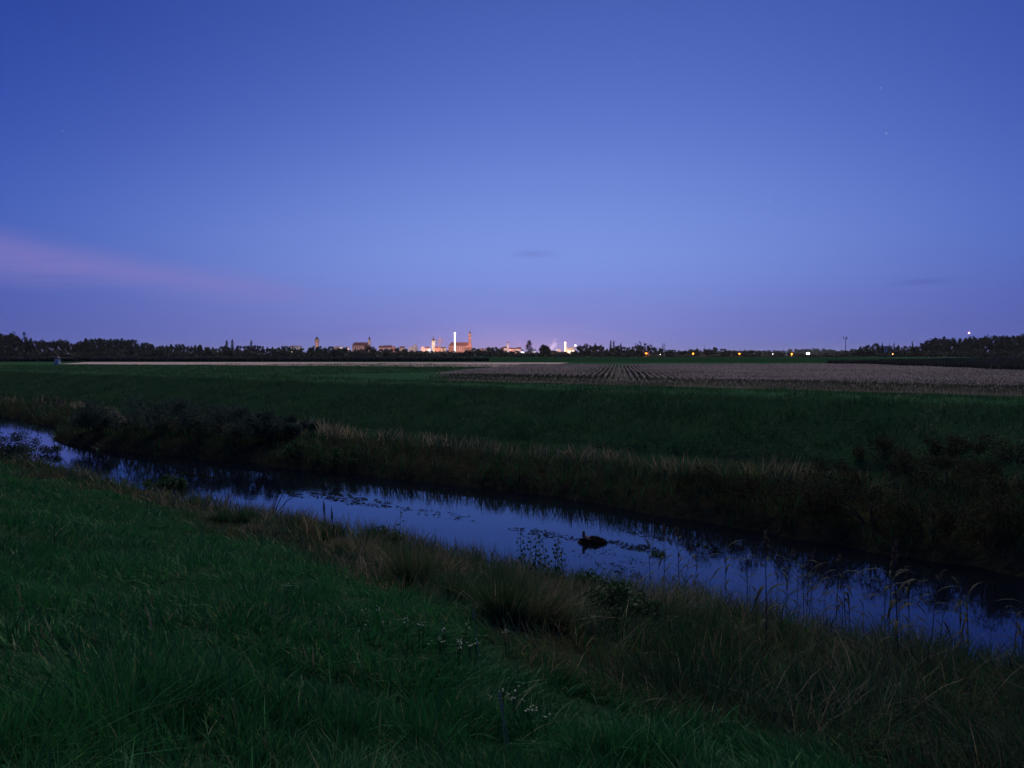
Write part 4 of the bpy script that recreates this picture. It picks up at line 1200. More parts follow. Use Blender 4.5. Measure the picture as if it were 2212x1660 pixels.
    o = P('steam_plume', plume, m, None)
    o.location = (x_at(1188, D2), D2, ZF + 8)
    tag(o, 'pinkish lit steam drifting up from the fairground', 'steam', kind='stuff')
    lamp('fair_light', (x_at(1186, D2), D2 - 25, ZF + 8), 200000, (1.0, .62, .86), 2.0)
    lamp('fair_light', (x_at(1198, D2), D2 - 20, ZF + 10), 160000, (1.0, .70, .86), 2.0)
    # --- pale flat building in the right wood
    e = thing('flat_building', 'pale flat-roofed building between pointed conifers', 'building', (x_at(1919, 840), 840, ZF))
    w = 17 * K / F * 840; h = top_z(747.5, 840) - ZF
    P('wall', lambda b: bm_box(b, -w / 2, w / 2, 0, 10, -.3, h - .4), surf('pale_plaster', (.62, .60, .58), (.55, .53, .52), .9, .3), e)
    P('roof_slab', lambda b: bm_box(b, -w / 2 - .3, w / 2 + .3, -.3, 10.3, h - .39, h), CONCRETE, e)
    for k in range(5):
        xx = -w / 2 + w * (k + .5) / 5
        P('window', lambda b: bm_box(b, xx - .6, xx + .6, -.06, -.003, h - 3.2, h - 1.6), DARKWIN, e)
build_town()

# ------------------------------------------------------------------ lamps, masts, posts
SODIUM = glow('sodium_lamp', (1.0, .24, .015), 10.0)
WHITELAMP = glow('white_lamp', (1.0, .93, .82), 14.0)
def street_lamp(vx, vy, D, label, mat, r=.36, group=None, lit=True, arm=1):
    h = top_z(vy, D) - ZF
    e = thing('street_lamp', label, 'street lamp', (x_at(vx, D), D, ZF), 0, group)
    P('pole', lambda b: bm_tube(b, [(0, 0, -.2), (0, 0, h * .55), (0, 0, h - .25), (.25 * arm, 0, h + .05), (.55 * arm, 0, h + .1)], [.11, .09, .08, .07, .06], 8), STEEL, e)
    P('lamp_hood', lambda b: bm_lathe(b, [(r * 1.15, h + .02), (r * .9, h + .2), (.05, h + .32)], 10, .6 * arm, 0), DARKSTEEL, e)
    P('lamp_globe', lambda b: bm_lathe(b, [(0.02, h - r * 1.35), (r * .7, h - r * 1.1), (r, h - r * .45), (r * .8, h), (.02, h + .01)], 10, .6 * arm, 0), mat if lit else surf('unlit_glass', (.5, .5, .5), None, .3, 5), e)
    if mat is SODIUM and lit: lamp('lamp_light', (.6 * arm, -.1, h - r * 2.2), 9000, (1.0, .26, .03), .3, e)
    return e
GR = 'orange street lamps along the road'
for vx, lb in ((1191, 'orange street lamp glowing among trees near the steam plume'), (1289, 'orange street lamp glowing before the pointed conifer')):
    street_lamp(vx, 762.3, 770, lb, SODIUM, .72)
for vx, vy, lb in ((1395, 762.3, 'orange street lamp on the open road below the airy trees'), (1496, 762.8, 'orange street lamp in the middle of the open road'),
                   (1596, 763.2, 'orange street lamp before the far wooded ridge'), (1709, 763.4, 'orange street lamp nearest the dazzling floodlight')):
    street_lamp(vx, vy, 775, lb, SODIUM, .80, GR)
for vx, lb in ((1400.5, 'unlit lamp post close beside a glowing orange one'), (1521, 'unlit lamp post on the road, away from any tree'), (1648.5, 'unlit lamp post before the far ridge')):
    street_lamp(vx, 761.5, 785, lb, SODIUM, .28, 'unlit lamp posts', False, -1)
for vx, vy, D, r, lb in ((1425, 765.3, 790, .26, 'small white lamp low beside the road'), (1668, 764, 790, .34, 'round white lamp between two orange street lamps'), (1777, 762.2, 900, .26, 'small white lamp beyond the dazzling floodlight'),
                         (1818, 763.5, 900, .16, 'faint white lamp at the foot of the radio mast'), (629, 760.2, 780, .12, 'tiny white lamp in the dark wood before the squat water tower'), (1540, 765.2, 900, .1, 'faint white lamp in the bushes by the road')):
    street_lamp(vx, vy, D if D != 780 else 728, lb, WHITELAMP, r)
street_lamp(1927, 764, 730, 'round amber lamp under the pointed conifers', glow('amber_lamp', (1, .42, .12), 6.0), .6)

for vx, D, w, h in ((1386, 781, 9, 1.5), (1407, 782, 8, 1.6), (1411, 784, 7, 1.2), (1527, 783, 7, 1.3), (1502, 781, 6, 1.0), (1659, 786, 6, 1.3), (1604, 782, 6, .9)):
    plant_tree('shrub', 1, x_at(vx, D), D, w, h, 'low bush lit orange by the street lamp beside it', 'lamp-lit bushes by the road', 'bush')
def extras():
    # dazzling floodlight by the road
    D = 765; x = x_at(1745, D); h = top_z(764.6, D) - ZF
    e = thing('floodlight', 'dazzling warm white floodlight on a short post beside the road', 'floodlight', (x, D, ZF))
    P('post', lambda b: bm_tube(b, [(0, 0, -.2), (0, 0, h - .7)], [.14, .1], 8), STEEL, e)
    P('housing', lambda b: bm_box(b, -1.6, 1.6, -.2, .5, h - 1.1, h + 1.1, .1), DARKSTEEL, e)
    P('lamp_face', lambda b: bm_box(b, -1.5, 1.5, -.32, -.205, h - 1.0, h + 1.0, .05), glow('flood_white', (1.0, .84, .62), 110.0), e)
    # radio mast
    D = 1200; x = x_at(1826, D); h = top_z(727, D) - ZF
    e = thing('radio_mast', 'slim grey radio mast with panel antennas at the top', 'mast', (x, D, ZF))
    P('pole', lambda b: bm_tube(b, [(0, 0, -.3), (0, 0, h * .5), (0, 0, h - 2)], [.75, .6, .4], 10), STEEL, e)
    for a in (90, 210, 330):
        c, s_ = math.cos(math.radians(a - 60)), math.sin(math.radians(a - 60))
        P('antenna_panel', lambda b: bm_box(b, c * 3.0 - .35, c * 3.0 + .35, s_ * 3.0 - .3, s_ * 3.0 + .3, h - 4.2, h, .05), DARKSTEEL, e)
        P('bracket', lambda b: bm_tube(b, [(0, 0, h - 3.4), (c * 3.0, s_ * 3.0, h - 3.2)], [.16, .13], 6), DARKSTEEL, e)
    P('platform', lambda b: bm_lathe(b, [(1.3, h - 4.6), (1.3, h - 4.4)], 10), DARKSTEEL, e)
    # thin aerial mast
    D = 1100; x = x_at(1522, D); h = top_z(743, D) - ZF
    e = thing('aerial_mast', 'thin aerial mast with short crossbars above the low trees', 'mast', (x, D, ZF))
    P('pole', lambda b: bm_tube(b, [(0, 0, -.3), (0, 0, h)], [.3, .12], 8), DARKSTEEL, e)
    for z, l in ((h - 6, 2.4), (h - 8.5, 1.6)):
        P('crossbar', lambda b: bm_tube(b, [(-l * .4, 0, z), (l, 0, z + .2)], [.16, .12], 6), DARKSTEEL, e)
    # red warning light on a mast
    D = 905; x = x_at(2092, D); h = top_z(719.3, D) - ZF
    e = thing('warning_light_mast', 'red and white warning light on a mast above the tall wood', 'mast', (x, D, ZF))
    P('pole', lambda b: bm_tube(b, [(0, 0, -.3), (0, 0, h - .7)], [.35, .15], 8), DARKSTEEL, e)
    P('bracket', lambda b: bm_lathe(b, [(.5, h - .9), (.5, h - .65)], 10), DARKSTEEL, e)
    P('lamp_globe', lambda b: bm_lathe(b, [(.3, h - .65), (.62, h - .1), (.45, h + .5), (0, h + .75)], 12), glow('red_beacon', (1.0, .34, .28), 22.0), e)
    # white pillar in the field
    p = at_z(124.5, 787.4, ZF)
    e = thing('field_pillar', 'small white pillar with a wide dark cap at the end of the stubble', 'pillar', (p[0], p[1], ZF))
    u = 1.0
    P('plinth', lambda b: bm_box(b, -.62, .62, -.62, .62, -.1, .24, .03), CONCRETE, e)
    P('shaft', lambda b: bm_box(b, -.42, .42, -.42, .42, .23, 1.28, .03), surf('white_paint', (.80, .78, .80), (.66, .64, .66), .8, 2.0), e)
    P('panel', lambda b: bm_box(b, -.24, .24, -.45, -.423, .45, .80), surf('grey_panel', (.22, .22, .26), None, .5, 3.0), e)
    P('cap', lambda b: (bm_box(b, -.68, .68, -.68, .68, 1.285, 1.48, .04), bm_lathe(b, [(.62, 1.481), (.2, 1.85), (0, 1.9)], 4, 0, 0, math.pi / 4)), surf('dark_cap', (.10, .095, .12), None, .7, 3.0), e)
extras()

# ------------------------------------------------------------------ plants that can be told apart
def tussock(vx, vy, radius, h, n, tint, label, seed, mat=BANK, lean=.55, wid=.012, off=(0, 0), group=None):
    rng = np.random.default_rng(seed)
    p = on_ground(vx, vy)
    a = rng.uniform(0, 6.28, n); rr = radius * np.sqrt(rng.uniform(size=n)) * .55
    x, y = np.cos(a) * rr, np.sin(a) * rr
    z = height(x + p[0], y + p[1]) - hz(p[0], p[1]) - .04
    L = np.stack([np.cos(a), np.sin(a)], 1) * (lean * rr / (radius * .55 + 1e-6) * rng.uniform(.2, 1.5, n))[:, None] + rng.normal(size=(n, 2)) * .3 + np.array(off)
    H = h * rng.uniform(.35, 1.08, n) * (.6 + .8 * vnoise(x * 3.1 + seed, y * 3.1, seed))
    V, T, A = blades(np.stack([x, y, z], 1), H, wid * rng.uniform(.6, 1.4, n), L, np.clip(tint + .16 * rng.normal(size=n), 0, 1), 3, rng)
    o = add('grass_tussock', np_mesh('grass_tussock', V, T, {'tint': A}), mat, loc=(p[0], p[1], hz(p[0], p[1])))
    return tag(o, label, 'grass', group)
tussock(1090, 1345, .45, .7, 1000, .50, 'tallest pale grass tussock on the near bank, beside the leafy weeds', 1, wid=.012, lean=.5)
tussock(1165, 1350, .45, .6, 800, .66, 'dry straw-coloured tussock leaning over beside the tallest one', 2, lean=.5, off=(.35, -.1))
tussock(1000, 1305, .45, .55, 700, .42, 'medium pale tussock at the meadow edge beside the tallest one', 3)
tussock(900, 1262, .7, .8, 1200, .55, 'greenish tussock where the bank grass meets the meadow', 4)
tussock(1490, 1395, .8, .8, 1500, .35, 'blue-green tussock of upright blades near the reeds', 5, lean=.4)
tussock(560, 1110, .9, .8, 900, .78, 'straw-coloured tussock beside the dead branching weed', 6, wid=.018)
tussock(480, 1092, .9, .75, 900, .72, 'rusty tussock on the bank beyond the dead branching weed', 7, wid=.018)
tussock(700, 1150, .8, .8, 900, .70, 'brown tussock with dark spikes at the water edge', 8, wid=.016)

_rt = random.Random(31)
for i in range(26):
    u = (i + _rt.random()) / 26
    vx = 420 + 1000 * u; vy = 1092 + 0.262 * (vx - 420) + _rt.uniform(-8, 26)
    k = _rt.random()
    tussock(vx, vy, _rt.uniform(.3, .6), _rt.uniform(.4, .75), int(_rt.uniform(350, 700)), .34 if k < .4 else .78,
            ('small green tussock' if k < .4 else 'small straw-coloured tussock') + ' in the ragged strip along the near bank', 60 + i, wid=.009 + .008 * (1 - u), lean=_rt.uniform(.35, .8),
            off=(_rt.uniform(-.3, .3), _rt.uniform(-.2, .2)), group=('green' if k < .4 else 'straw') + ' tussocks along the near bank')
def bush(name, vx, vy, w, h, n, leaf, label, seed, mat=LEAF, cat='plant', droop=None, dn=0.0, group=None):
    rng = np.random.default_rng(seed)
    p = on_ground(vx, vy)
    x0, y0 = p[0] + NV[0] * dn, p[1] + NV[1] * dn
    z0 = hz(x0, y0)
    e = thing(name, label, cat, (x0, y0, max(z0, -.15)), 0, group)
    nc = 16
    th = rng.uniform(0, 6.28, nc); rad = w * .42 * np.sqrt(rng.uniform(size=nc))
    zc = h * (.2 + .62 * rng.uniform(size=nc)) * (1 - .55 * (rad / (w * .45)) ** 2)
    cc = np.stack([np.cos(th) * rad, np.sin(th) * rad, zc], 1); cr = rng.uniform(.14, .24, nc) * min(w, h * 1.4)
    k = rng.integers(0, nc, n)
    d = rng.normal(size=(n, 3)); d /= np.linalg.norm(d, axis=1)[:, None]
    C = cc[k] + d * (cr[k] * rng.uniform(.3, 1.05, n))[:, None]
    C[:, 2] = np.maximum(C[:, 2], .02)
    ct = rng.uniform(.2, .7, nc)
    V, T, A = leaves(C, leaf * rng.uniform(.6, 1.4, n), np.clip(ct[k] + .15 * rng.normal(size=n), 0, 1), rng, up=.25, aspect=.42, droop=droop)
    add('foliage', np_mesh('foliage', V, T, {'tint': A}), mat, e)
    def st(b):
        for i in range(9):
            q = cc[i]
            bm_tube(b, [(q[0] * .15, q[1] * .15, -.1), (q[0] * .5, q[1] * .5, q[2] * .55), tuple(q)], [.02 * h, .013 * h, .005 * h], 5)
    P('stem', st, BARK, e)
    return e
# willow scrub hanging over the far water
scrub = [(165, 955, 4.6, 2.2), (235, 962, 5.4, 2.5), (315, 970, 5.4, 2.4), (395, 978, 5.0, 2.1), (470, 982, 4.6, 1.9), (530, 985, 3.8, 1.4)]
for i, (vx, vy, w, h) in enumerate(scrub):
    lb = ['dark willow scrub overhanging the water where the stream bends away', 'tallest dark willow scrub on the far bank', 'broad dark willow scrub in the middle of the far thicket',
          'greyish willow scrub beside the broad dark one', 'thin greyish willow scrub with bare upper twigs', 'low willow scrub where the far thicket ends in pale grass'][i]
    bush('willow_scrub', vx, vy, w, h, 4200, .15, lb, 500 + i, WILLOW, 'bush', droop=np.array([0, 0, -.3]), dn=2.9 if i else 1.6)
bush('leafy_bush', 1330, 1375, 1.5, .75, 3000, .075, 'dense green leafy bush on the near bank by the wide water', 520)
bush('leafy_bush', 1400, 1400, 1.3, .65, 2200, .07, 'smaller green bush between the leafy bush and the reeds', 521)
bush('leafy_bush', 1215, 1305, 1.2, .7, 2200, .08, 'dark broad-leaved bush just behind the straw-coloured tussock', 522, dn=.6)
bush('leafy_bush', 330, 1058, 2.4, .9, 2400, .11, 'round green bush jutting from the near bank into the stream', 523, dn=.6)
bush('leafy_bush', 60, 985, 3.6, 1.3, 2400, .13, 'dark bush at the near water edge where the stream bends away', 524, WILLOW)
bush('leafy_bush', 10, 985, 3.2, 1.5, 2000, .13, 'dark bush farthest along the near water edge', 525, WILLOW)
bush('leafy_bush', 790, 1185, 1.2, .6, 1500, .08, 'low green bush below the brown tussock with spikes', 526, dn=.5)
bush('leafy_bush', 640, 1010, 3.6, 1.1, 2600, .10, 'low dark green bush at the far waterline beside the thicket', 527, dn=.6)
bush('leafy_bush', 730, 1022, 3.2, 1.0, 2400, .10, 'second low dark green bush along the far waterline', 528, dn=.6)
for i, (vx, vy, w, h) in enumerate([(1500, 1090, 2.6, 1.3), (1620, 1110, 2.8, 1.4), (1740, 1130, 2.8, 1.5), (1870, 1160, 2.8, 1.5), (1990, 1190, 2.6, 1.4), (2120, 1215, 2.6, 1.5), (1800, 1060, 2.8, 1.2), (1960, 1050, 3.0, 1.4), (2120, 1060, 3.0, 1.6), (2040, 1085, 3.0, 1.4), (2190, 1015, 3.0, 1.4), (1900, 1010, 2.6, 1.0), (2060, 1000, 2.8, 1.1), (2200, 1120, 2.8, 1.4)]):
    bush('bramble', vx, vy, w, h, 2200, .085, 'dark brown bramble mound at the waterline of the shaded far bank' if i < 6 else 'dark brown bramble mound high on the shaded far bank below the green slope', 540 + i,
         leafy('bramble_leaves', [(0.0, (0.012, 0.013, 0.008)), (0.6, (0.030, 0.030, 0.018)), (1.0, (0.060, 0.060, 0.034))], rough=.8, spec=.05), 'bush', dn=.8, group='brambles at the far waterline' if i < 6 else 'brambles high on the far bank')

# upright leafy plants standing against the water
def leafy_plant(vx, vy, h, label, seed, nl=22, leaf=.11, group=None, dn=0.0):
    rng = np.random.default_rng(seed)
    p = on_ground(vx, vy); x0, y0 = p[0] + NV[0] * dn, p[1] + NV[1] * dn
    e = thing('leafy_weed', label, 'plant', (x0, y0, hz(x0, y0)), 0, group)
    top = (rng.normal() * .07, rng.normal() * .07)
    P('stem', lambda b: bm_tube(b, [(0, 0, -.05), (top[0] * .4, top[1] * .4, h * .5), (top[0], top[1], h)], [.009, .007, .003], 5), STEM, e)
    s = np.linspace(.3, 1, nl); a = np.arange(nl) * 2.4
    r = .05 + .07 * (1.1 - s)
    C = np.stack([top[0] * s + np.cos(a) * r, top[1] * s + np.sin(a) * r, h * s], 1)
    V, T, A = leaves(C, leaf * (1.25 - .6 * s), rng.uniform(.1, .6, nl), rng, up=.5, aspect=.5)
    add('foliage', np_mesh('foliage', V, T, {'tint': A}), LEAF, e)
for i, (vx, vy, h) in enumerate([(1095, 1262, 1.15), (1110, 1265, 1.1), (1124, 1268, 1.2), (1138, 1272, 1.15), (1152, 1276, 1.1), (1164, 1280, 1.2), (1172, 1288, 1.05), (1182, 1296, 1.0)]):
    leafy_plant(vx, vy, h, 'tall nettle-like leafy weed in the row standing against the water', 600 + i, 26, .12, 'leafy weeds behind the pale tussock', .5)
leafy_plant(863, 1206, 1.25, 'single stalk with a leafy head standing out against the water', 620, 14, .13)

# dead branching weed
def dead_weed():
    p = on_ground(585, 1120)
    e = thing('dead_weed', 'bare dead weed with forked branches standing against the water', 'plant', (p[0], p[1], hz(p[0], p[1])))
    def b(bm):
        for (l, a, hh) in ((.8, .2, 1.9), (1.25, .25, 1.75), (1.9, .05, 1.25), (.5, -.1, 1.2)):
            bm_tube(bm, [(0, 0, -.05), (l * .3, a, hh * .5), (l * .7, a * .6, hh * .85), (l, a, hh)], [.018, .014, .011, .008], 5)
            for q in range(4):
                f = .55 + .12 * q
                bx, bz = l * f * .95, hh * (f + .04)
                bm_tube(bm, [(bx, a * .8, bz), (bx + .12 * (-1) ** q, a, bz + .22)], [.009, .006], 4)
                bm_lathe(bm, [(.0, bz + .2), (.032, bz + .24), (.0, bz + .29)], 5, bx + .12 * (-1) ** q, a)
    P('branches', b, surf('dead_wood', (.05, .042, .036), None, .9, 12), e)
dead_weed()

# dark seed spikes
def spike(vx, vy, h, label, seed, group=None):
    rng = random.Random(seed)
    p = on_ground(vx, vy); dx, dy = rng.uniform(-.1, .1), rng.uniform(-.08, .08)
    e = thing('seed_spike', label, 'plant', (p[0], p[1], hz(p[0], p[1])), 0, group)
    P('stem', lambda b: bm_tube(b, [(0, 0, -.05), (dx * .5, dy * .5, h * .5), (dx, dy, h * .8)], [.010, .008, .006], 5), STEM, e)
    P('seed_head', lambda b: bm_lathe(b, [(.003, h * .6), (.012, h * .68), (.015, h * .8), (.010, h * .93), (0, h)], 6, dx * .8, dy * .8), surf('seed_brown', (.055, .038, .028), None, .9, 20), e)
for i, (vx, vy, h) in enumerate([(697, 1160, 1.0), (703, 1162, 1.1), (710, 1165, .9), (722, 1168, .8)]):
    spike(vx, vy, h, 'dark seed spike rising from the brown tussock at the water edge', i, 'dark seed spikes')
spike(43, 985, 2.6, 'tall dark seed spike above the bush where the stream bends', 9)

# reeds
REEDLEAF = leafy('reed_leaf', [(0.0, (0.010, 0.022, 0.015)), (1.0, (0.030, 0.042, 0.026))], rough=.7, spec=.08)
REEDSTEM = surf('reed_stem', (0.090, 0.085, 0.050), (0.050, 0.052, 0.032), .7, 15)
PLUME = leafy('reed_plume', [(0.0, (0.035, 0.026, 0.024)), (1.0, (0.095, 0.075, 0.062))])
def reed_parts(seed, plume):
    rng = np.random.default_rng(seed)
    bx, by = rng.uniform(-.10, .10), rng.uniform(-.06, .06)
    stem = bm_mesh('stem', lambda b: bm_tube(b, [(0, 0, -.06), (bx * .3, by * .3, .5), (bx, by, 1.0)], [.0065, .005, .0025], 5)); stem.materials.append(REEDSTEM)
    lv = []
    nl = 8
    for i in range(nl):
        s = .32 + .62 * i / nl; a = (0 if i % 2 else math.pi) + rng.uniform(-.7, .7); l = rng.uniform(.26, .44); w = rng.uniform(.024, .038)
        base = np.array([bx * s * s, by * s * s, s]); d = np.array([math.cos(a), math.sin(a), 0]); sd = np.array([-math.sin(a), math.cos(a), 0])
        up0 = rng.uniform(.5, 1.1); dr = rng.uniform(.5, 1.25)
        V, T = [], []
        for k in range(5):
            q = k / 4; c = base + d * l * q * (.55 + .3 * q) + np.array([0, 0, l * (up0 * q - dr * q * q)])
            ww = w * (.35 + 1.3 * q * (1 - q) * 2) * (1 - q ** 4) * .5
            V += [c - sd * ww, c + sd * ww]
            if k: T.append([2 * k - 2, 2 * k - 1, 2 * k + 1, 2 * k])
        m = np_mesh('leaf', np.array(V), np.array(T), {'tint': np.full(len(V), rng.uniform(0, 1))}); m.materials.append(REEDLEAF); lv.append(m)
    pm = None
    if plume:
        n = 60
        s = rng.uniform(0, 1, n)
        bend = rng.uniform(-1, 1)
        C = np.stack([bx + bend * .09 * s ** 1.6 + rng.normal(size=n) * .010, by + rng.normal(size=n) * .010, .97 + .17 * s - .05 * abs(bend) * s * s], 1)
        V, T, A = leaves(C, .05 * (1.2 - .5 * s), rng.uniform(0, 1, n), rng, up=.6, aspect=.18, droop=np.array([bend * .8, 0, .3]))
        pm = np_mesh('plume', V, T, {'tint': A}); pm.materials.append(PLUME)
    return stem, lv, pm
REEDS = [reed_parts(700 + i, i % 2 == 0) for i in range(8)]
def reed(x, y, h, rz, var, label, group):
    st, lv, pm = REEDS[var]
    e = thing('reed', label, 'reed', (x, y, max(hz(x, y), -.3)), rz, group)
    e.scale = (h, h, h)
    add('stem', st, None, e)
    for l in lv: add('leaf', l, None, e)
    if pm: add('plume', pm, None, e)
rr = random.Random(55)
for i in range(104):
    t = rr.uniform(-9.5, 8.5) if i < 64 else rr.uniform(-9.5, .5)
    nl = float(near_line(np.array([t]))[0])
    n = nl - .15 - abs(rr.gauss(0, .9)) + (0.4 if rr.random() < .3 else 0)
    x, y = xy_of(n, t)
    pl = i % 8
    lb, gr = (('leafy reed with a drooping plume in the stand before the wide water', 'plumed reeds by the water') if pl % 2 == 0 else ('leafy reed without a plume in the stand before the wide water', 'plain reeds by the water'))
    reed(x, y, rr.uniform(.95, 1.65), rr.uniform(0, 6.28), pl, lb, gr)
for vx, vy, h, lb in ((1655, 1420, 1.75, 'tall reed with a hooked plume leaning out over the water'), (1940, 1480, 1.8, 'tallest pale reed stalk in front of the shaded far bank')):
    p = on_ground(vx, vy); reed(p[0], p[1], h, .4, 0 if vx < 1800 else 4, lb, None)

# ------------------------------------------------------------------ flowers and stalks in the meadow
def flower_parts(seed):
    rng = np.random.default_rng(seed)
    nb = rng.integers(3, 6)
    tips = [(rng.uniform(-.07, .07), rng.uniform(-.05, .05), rng.uniform(.82, 1.0)) for _ in range(nb)]
    st = bm_mesh('stem', lambda b: [bm_tube(b, [(0, 0, -.05), (q[0] * .2, q[1] * .2, .5), q], [.005, .004, .0025], 4) for q in tips]); st.materials.append(STEM)
    def heads(b):
        for q in tips:
            for k in range(6):
                a = k * math.pi / 3; r = .012
                c = [b.verts.new((q[0], q[1], q[2])), b.verts.new((q[0] + r * math.cos(a - .45), q[1] + r * math.sin(a - .45), q[2] + .006)),
                     b.verts.new((q[0] + r * 1.5 * math.cos(a), q[1] + r * 1.5 * math.sin(a), q[2] + .012)), b.verts.new((q[0] + r * math.cos(a + .45), q[1] + r * math.sin(a + .45), q[2] + .006))]
                b.faces.new(c)
            bm_lathe(b, [(.006, q[2] - .012), (.009, q[2]), (.004, q[2] + .012)], 6, q[0], q[1])
    hd = bm_mesh('blossom', heads); hd.materials.append(FLOWER)
    return st, hd
FL = [flower_parts(800 + i) for i in range(5)]
spots = [(776, 1369), (812, 1366), (799, 1396), (820, 1393), (868, 1390), (880, 1397), (915, 1393), (905, 1398), (958, 1391), (966, 1397), (997, 1394), (1006, 1390), (944, 1423), (962, 1420), (986, 1422), (992, 1428),
         (1003, 1424), (1012, 1430), (1024, 1432), (1034, 1428), (1103, 1419), (1096, 1416), (936, 1440), (962, 1446), (988, 1451), (1016, 1443), (1090, 1532), (1100, 1546), (1112, 1560), (1122, 1572), (1136, 1570), (1152, 1568), (1154, 1577), (1078, 1552), (1150, 1600), (1172, 1605), (617, 1300), (758, 1268)]
rf = random.Random(9)
for i, (vx, vy) in enumerate(spots):
    p = on_ground(vx, vy + 13 if vy < 1500 else vy + 22)
    low = vy > 1500
    e = thing('white_flower', 'small white meadow flower in the patch beside the pale dry stalks' if low else ('small white meadow flower in the patch below the tussocks' if 770 < vx < 1110 else 'lone small white flower in the open meadow grass'),
              'flower', (p[0], p[1], hz(p[0], p[1])), rf.uniform(0, 6.28), 'white flowers by the dry stalks' if low else ('white flowers below the tussocks' if 770 < vx < 1110 else 'lone white flowers'))
    s = rf.uniform(.24, .36); e.scale = (.4, .4, s); e.rotation_euler = (rf.uniform(-.25, .25), rf.uniform(-.25, .25), rf.uniform(0, 6.28))
    st, hd = FL[i % 5]
    add('stem', st, None, e); add('blossom', hd, None, e)
def dry_stalk(vx, vy, h, lx, label, seed):
    p = on_ground(vx, vy)
    e = thing('dry_stalk', label, 'plant', (p[0], p[1], hz(p[0], p[1])))
    P('stem', lambda b: bm_tube(b, [(0, 0, -.03), (lx * .3, 0, h * .5), (lx, .02, h)], [.0045, .0038, .002], 5), surf('straw', (.42, .36, .25), (.30, .25, .17), .9, 30, spec=0.0), e)
    P('seed_head', lambda b: bm_lathe(b, [(.002, h * .88), (.008, h * .93), (.006, h * 1.02), (0, h * 1.08)], 6, lx * .92, .018), MATS['straw'], e)
dry_stalk(1092, 1640, .42, -.04, 'taller of two pale dry grass stalks in the long grass', 1)
dry_stalk(1100, 1645, .36, -.05, 'shorter of two pale dry grass stalks in the long grass', 2)
dry_stalk(1036, 1452, .55, -.06, 'lone pale grass stalk beside the white flowers', 3)
dry_stalk(435, 1185, .8, .06, 'lone pale stalk on the green slope above the tussocks', 4)

# ------------------------------------------------------------------ in the water: weed mats, a nest, a duck
def weed_mat(vx, vy, rx, ry, n, label, seed, rise=.02, size=.10, name='weed_mat', ang=0.0):
    rng = np.random.default_rng(seed)
    p = at_z(vx, vy, 0.0)
    a = rng.uniform(0, 6.28, n); q = np.sqrt(rng.uniform(size=n))
    u, v = np.cos(a) * q * rx, np.sin(a) * q * ry
    keep = vnoise(u * 3.1 + seed, v * 6.1, seed) > .38
    u, v = u[keep], v[keep]; n = len(u)
    th = -TH + ang
    x, y = u * math.cos(th) - v * math.sin(th), u * math.sin(th) + v * math.cos(th)
    C = np.stack([x, y, .004 + rise * rng.uniform(0, 1, n) ** 2], 1)
    d = rng.normal(size=(n, 3)) * np.array([1, 1, .12]); d /= np.linalg.norm(d, axis=1)[:, None]
    s = np.stack([-d[:, 1], d[:, 0], .15 * rng.normal(size=n)], 1); L = (size * rng.uniform(.5, 1.6, n))[:, None]
    V = np.stack([C - d * L * .5, C + s * L * .14, C + d * L * .5, C - s * L * .14], 1).reshape(-1, 3)
    V[:, 2] = np.maximum(V[:, 2], .003)
    b = (np.arange(n) * 4)[:, None]
    T = np.concatenate([b + np.array([[0, 1, 2]]), b + np.array([[0, 2, 3]])])
    o = add(name, np_mesh(name, V, T, {'tint': np.repeat(rng.uniform(0, 1, n), 4)}), WEED, loc=(p[0], p[1], 0))
    return tag(o, label, 'water weed', kind='stuff' if ('scatter' in label or 'tiny' in label or 'small' in label) else None)
weed_mat(757, 1078, 2.6, .75, 520, 'largest raft of dark water weed drifting upstream', 1, .05, .2)
weed_mat(628, 1068, 1.2, .25, 90, 'small weed raft just past the dead branching weed', 2, .04, .2)
weed_mat(420, 1026, 1.9, .22, 120, 'long thin dark weed streak in the narrow reach', 3, .03, .25)
weed_mat(945, 1110, 2.2, .5, 130, 'loose scatter of weed under the hanging reflections', 4, .03, .16)
weed_mat(1170, 1152, 1.6, .35, 190, 'long weed raft upstream of the duck', 5, .06, .16)
weed_mat(1364, 1180, .95, .42, 330, 'dense round weed raft downstream of the duck', 6, .05, .13)
weed_mat(1460, 1170, 2.4, .3, 200, 'long weed line at the edge of the dark bank reflection', 7, .04, .16, ang=-.15)
weed_mat(1310, 1205, 1.3, .6, 110, 'loose weed scatter just below the duck', 8, .04, .12)
weed_mat(1345, 1232, 1.1, .35, 120, 'weed streak floating below the loose scatter', 9, .04, .12, ang=-.3)
weed_mat(1285, 1180, .8, .3, 60, 'thin weed fringe beside the nest mound', 10, .03, .1)
weed_mat(1252, 1233, .16, .10, 30, 'tiny tuft of weed close to the leafy bank', 11, .14, .09)
tuf = at_z(1422, 1198, 0)
def floating_tuft():
    rng = np.random.default_rng(77)
    n = 260
    a = rng.uniform(0, 6.28, n); q = .2 * np.sqrt(rng.uniform(size=n))
    Pp = np.stack([np.cos(a) * q, np.sin(a) * q, np.full(n, -.02)], 1)
    V, T, A = blades(Pp, rng.uniform(.08, .2, n), np.full(n, .016), np.stack([np.cos(a), np.sin(a)], 1) * rng.uniform(.2, .9, n)[:, None], rng.uniform(.2, .7, n), 2, rng)
    o = add('floating_tuft', np_mesh('floating_tuft', V, T, {'tint': A}), BANK, loc=(tuf[0], tuf[1], 0))
    tag(o, 'small green grass tuft growing out of the open water', 'plant')
floating_tuft()
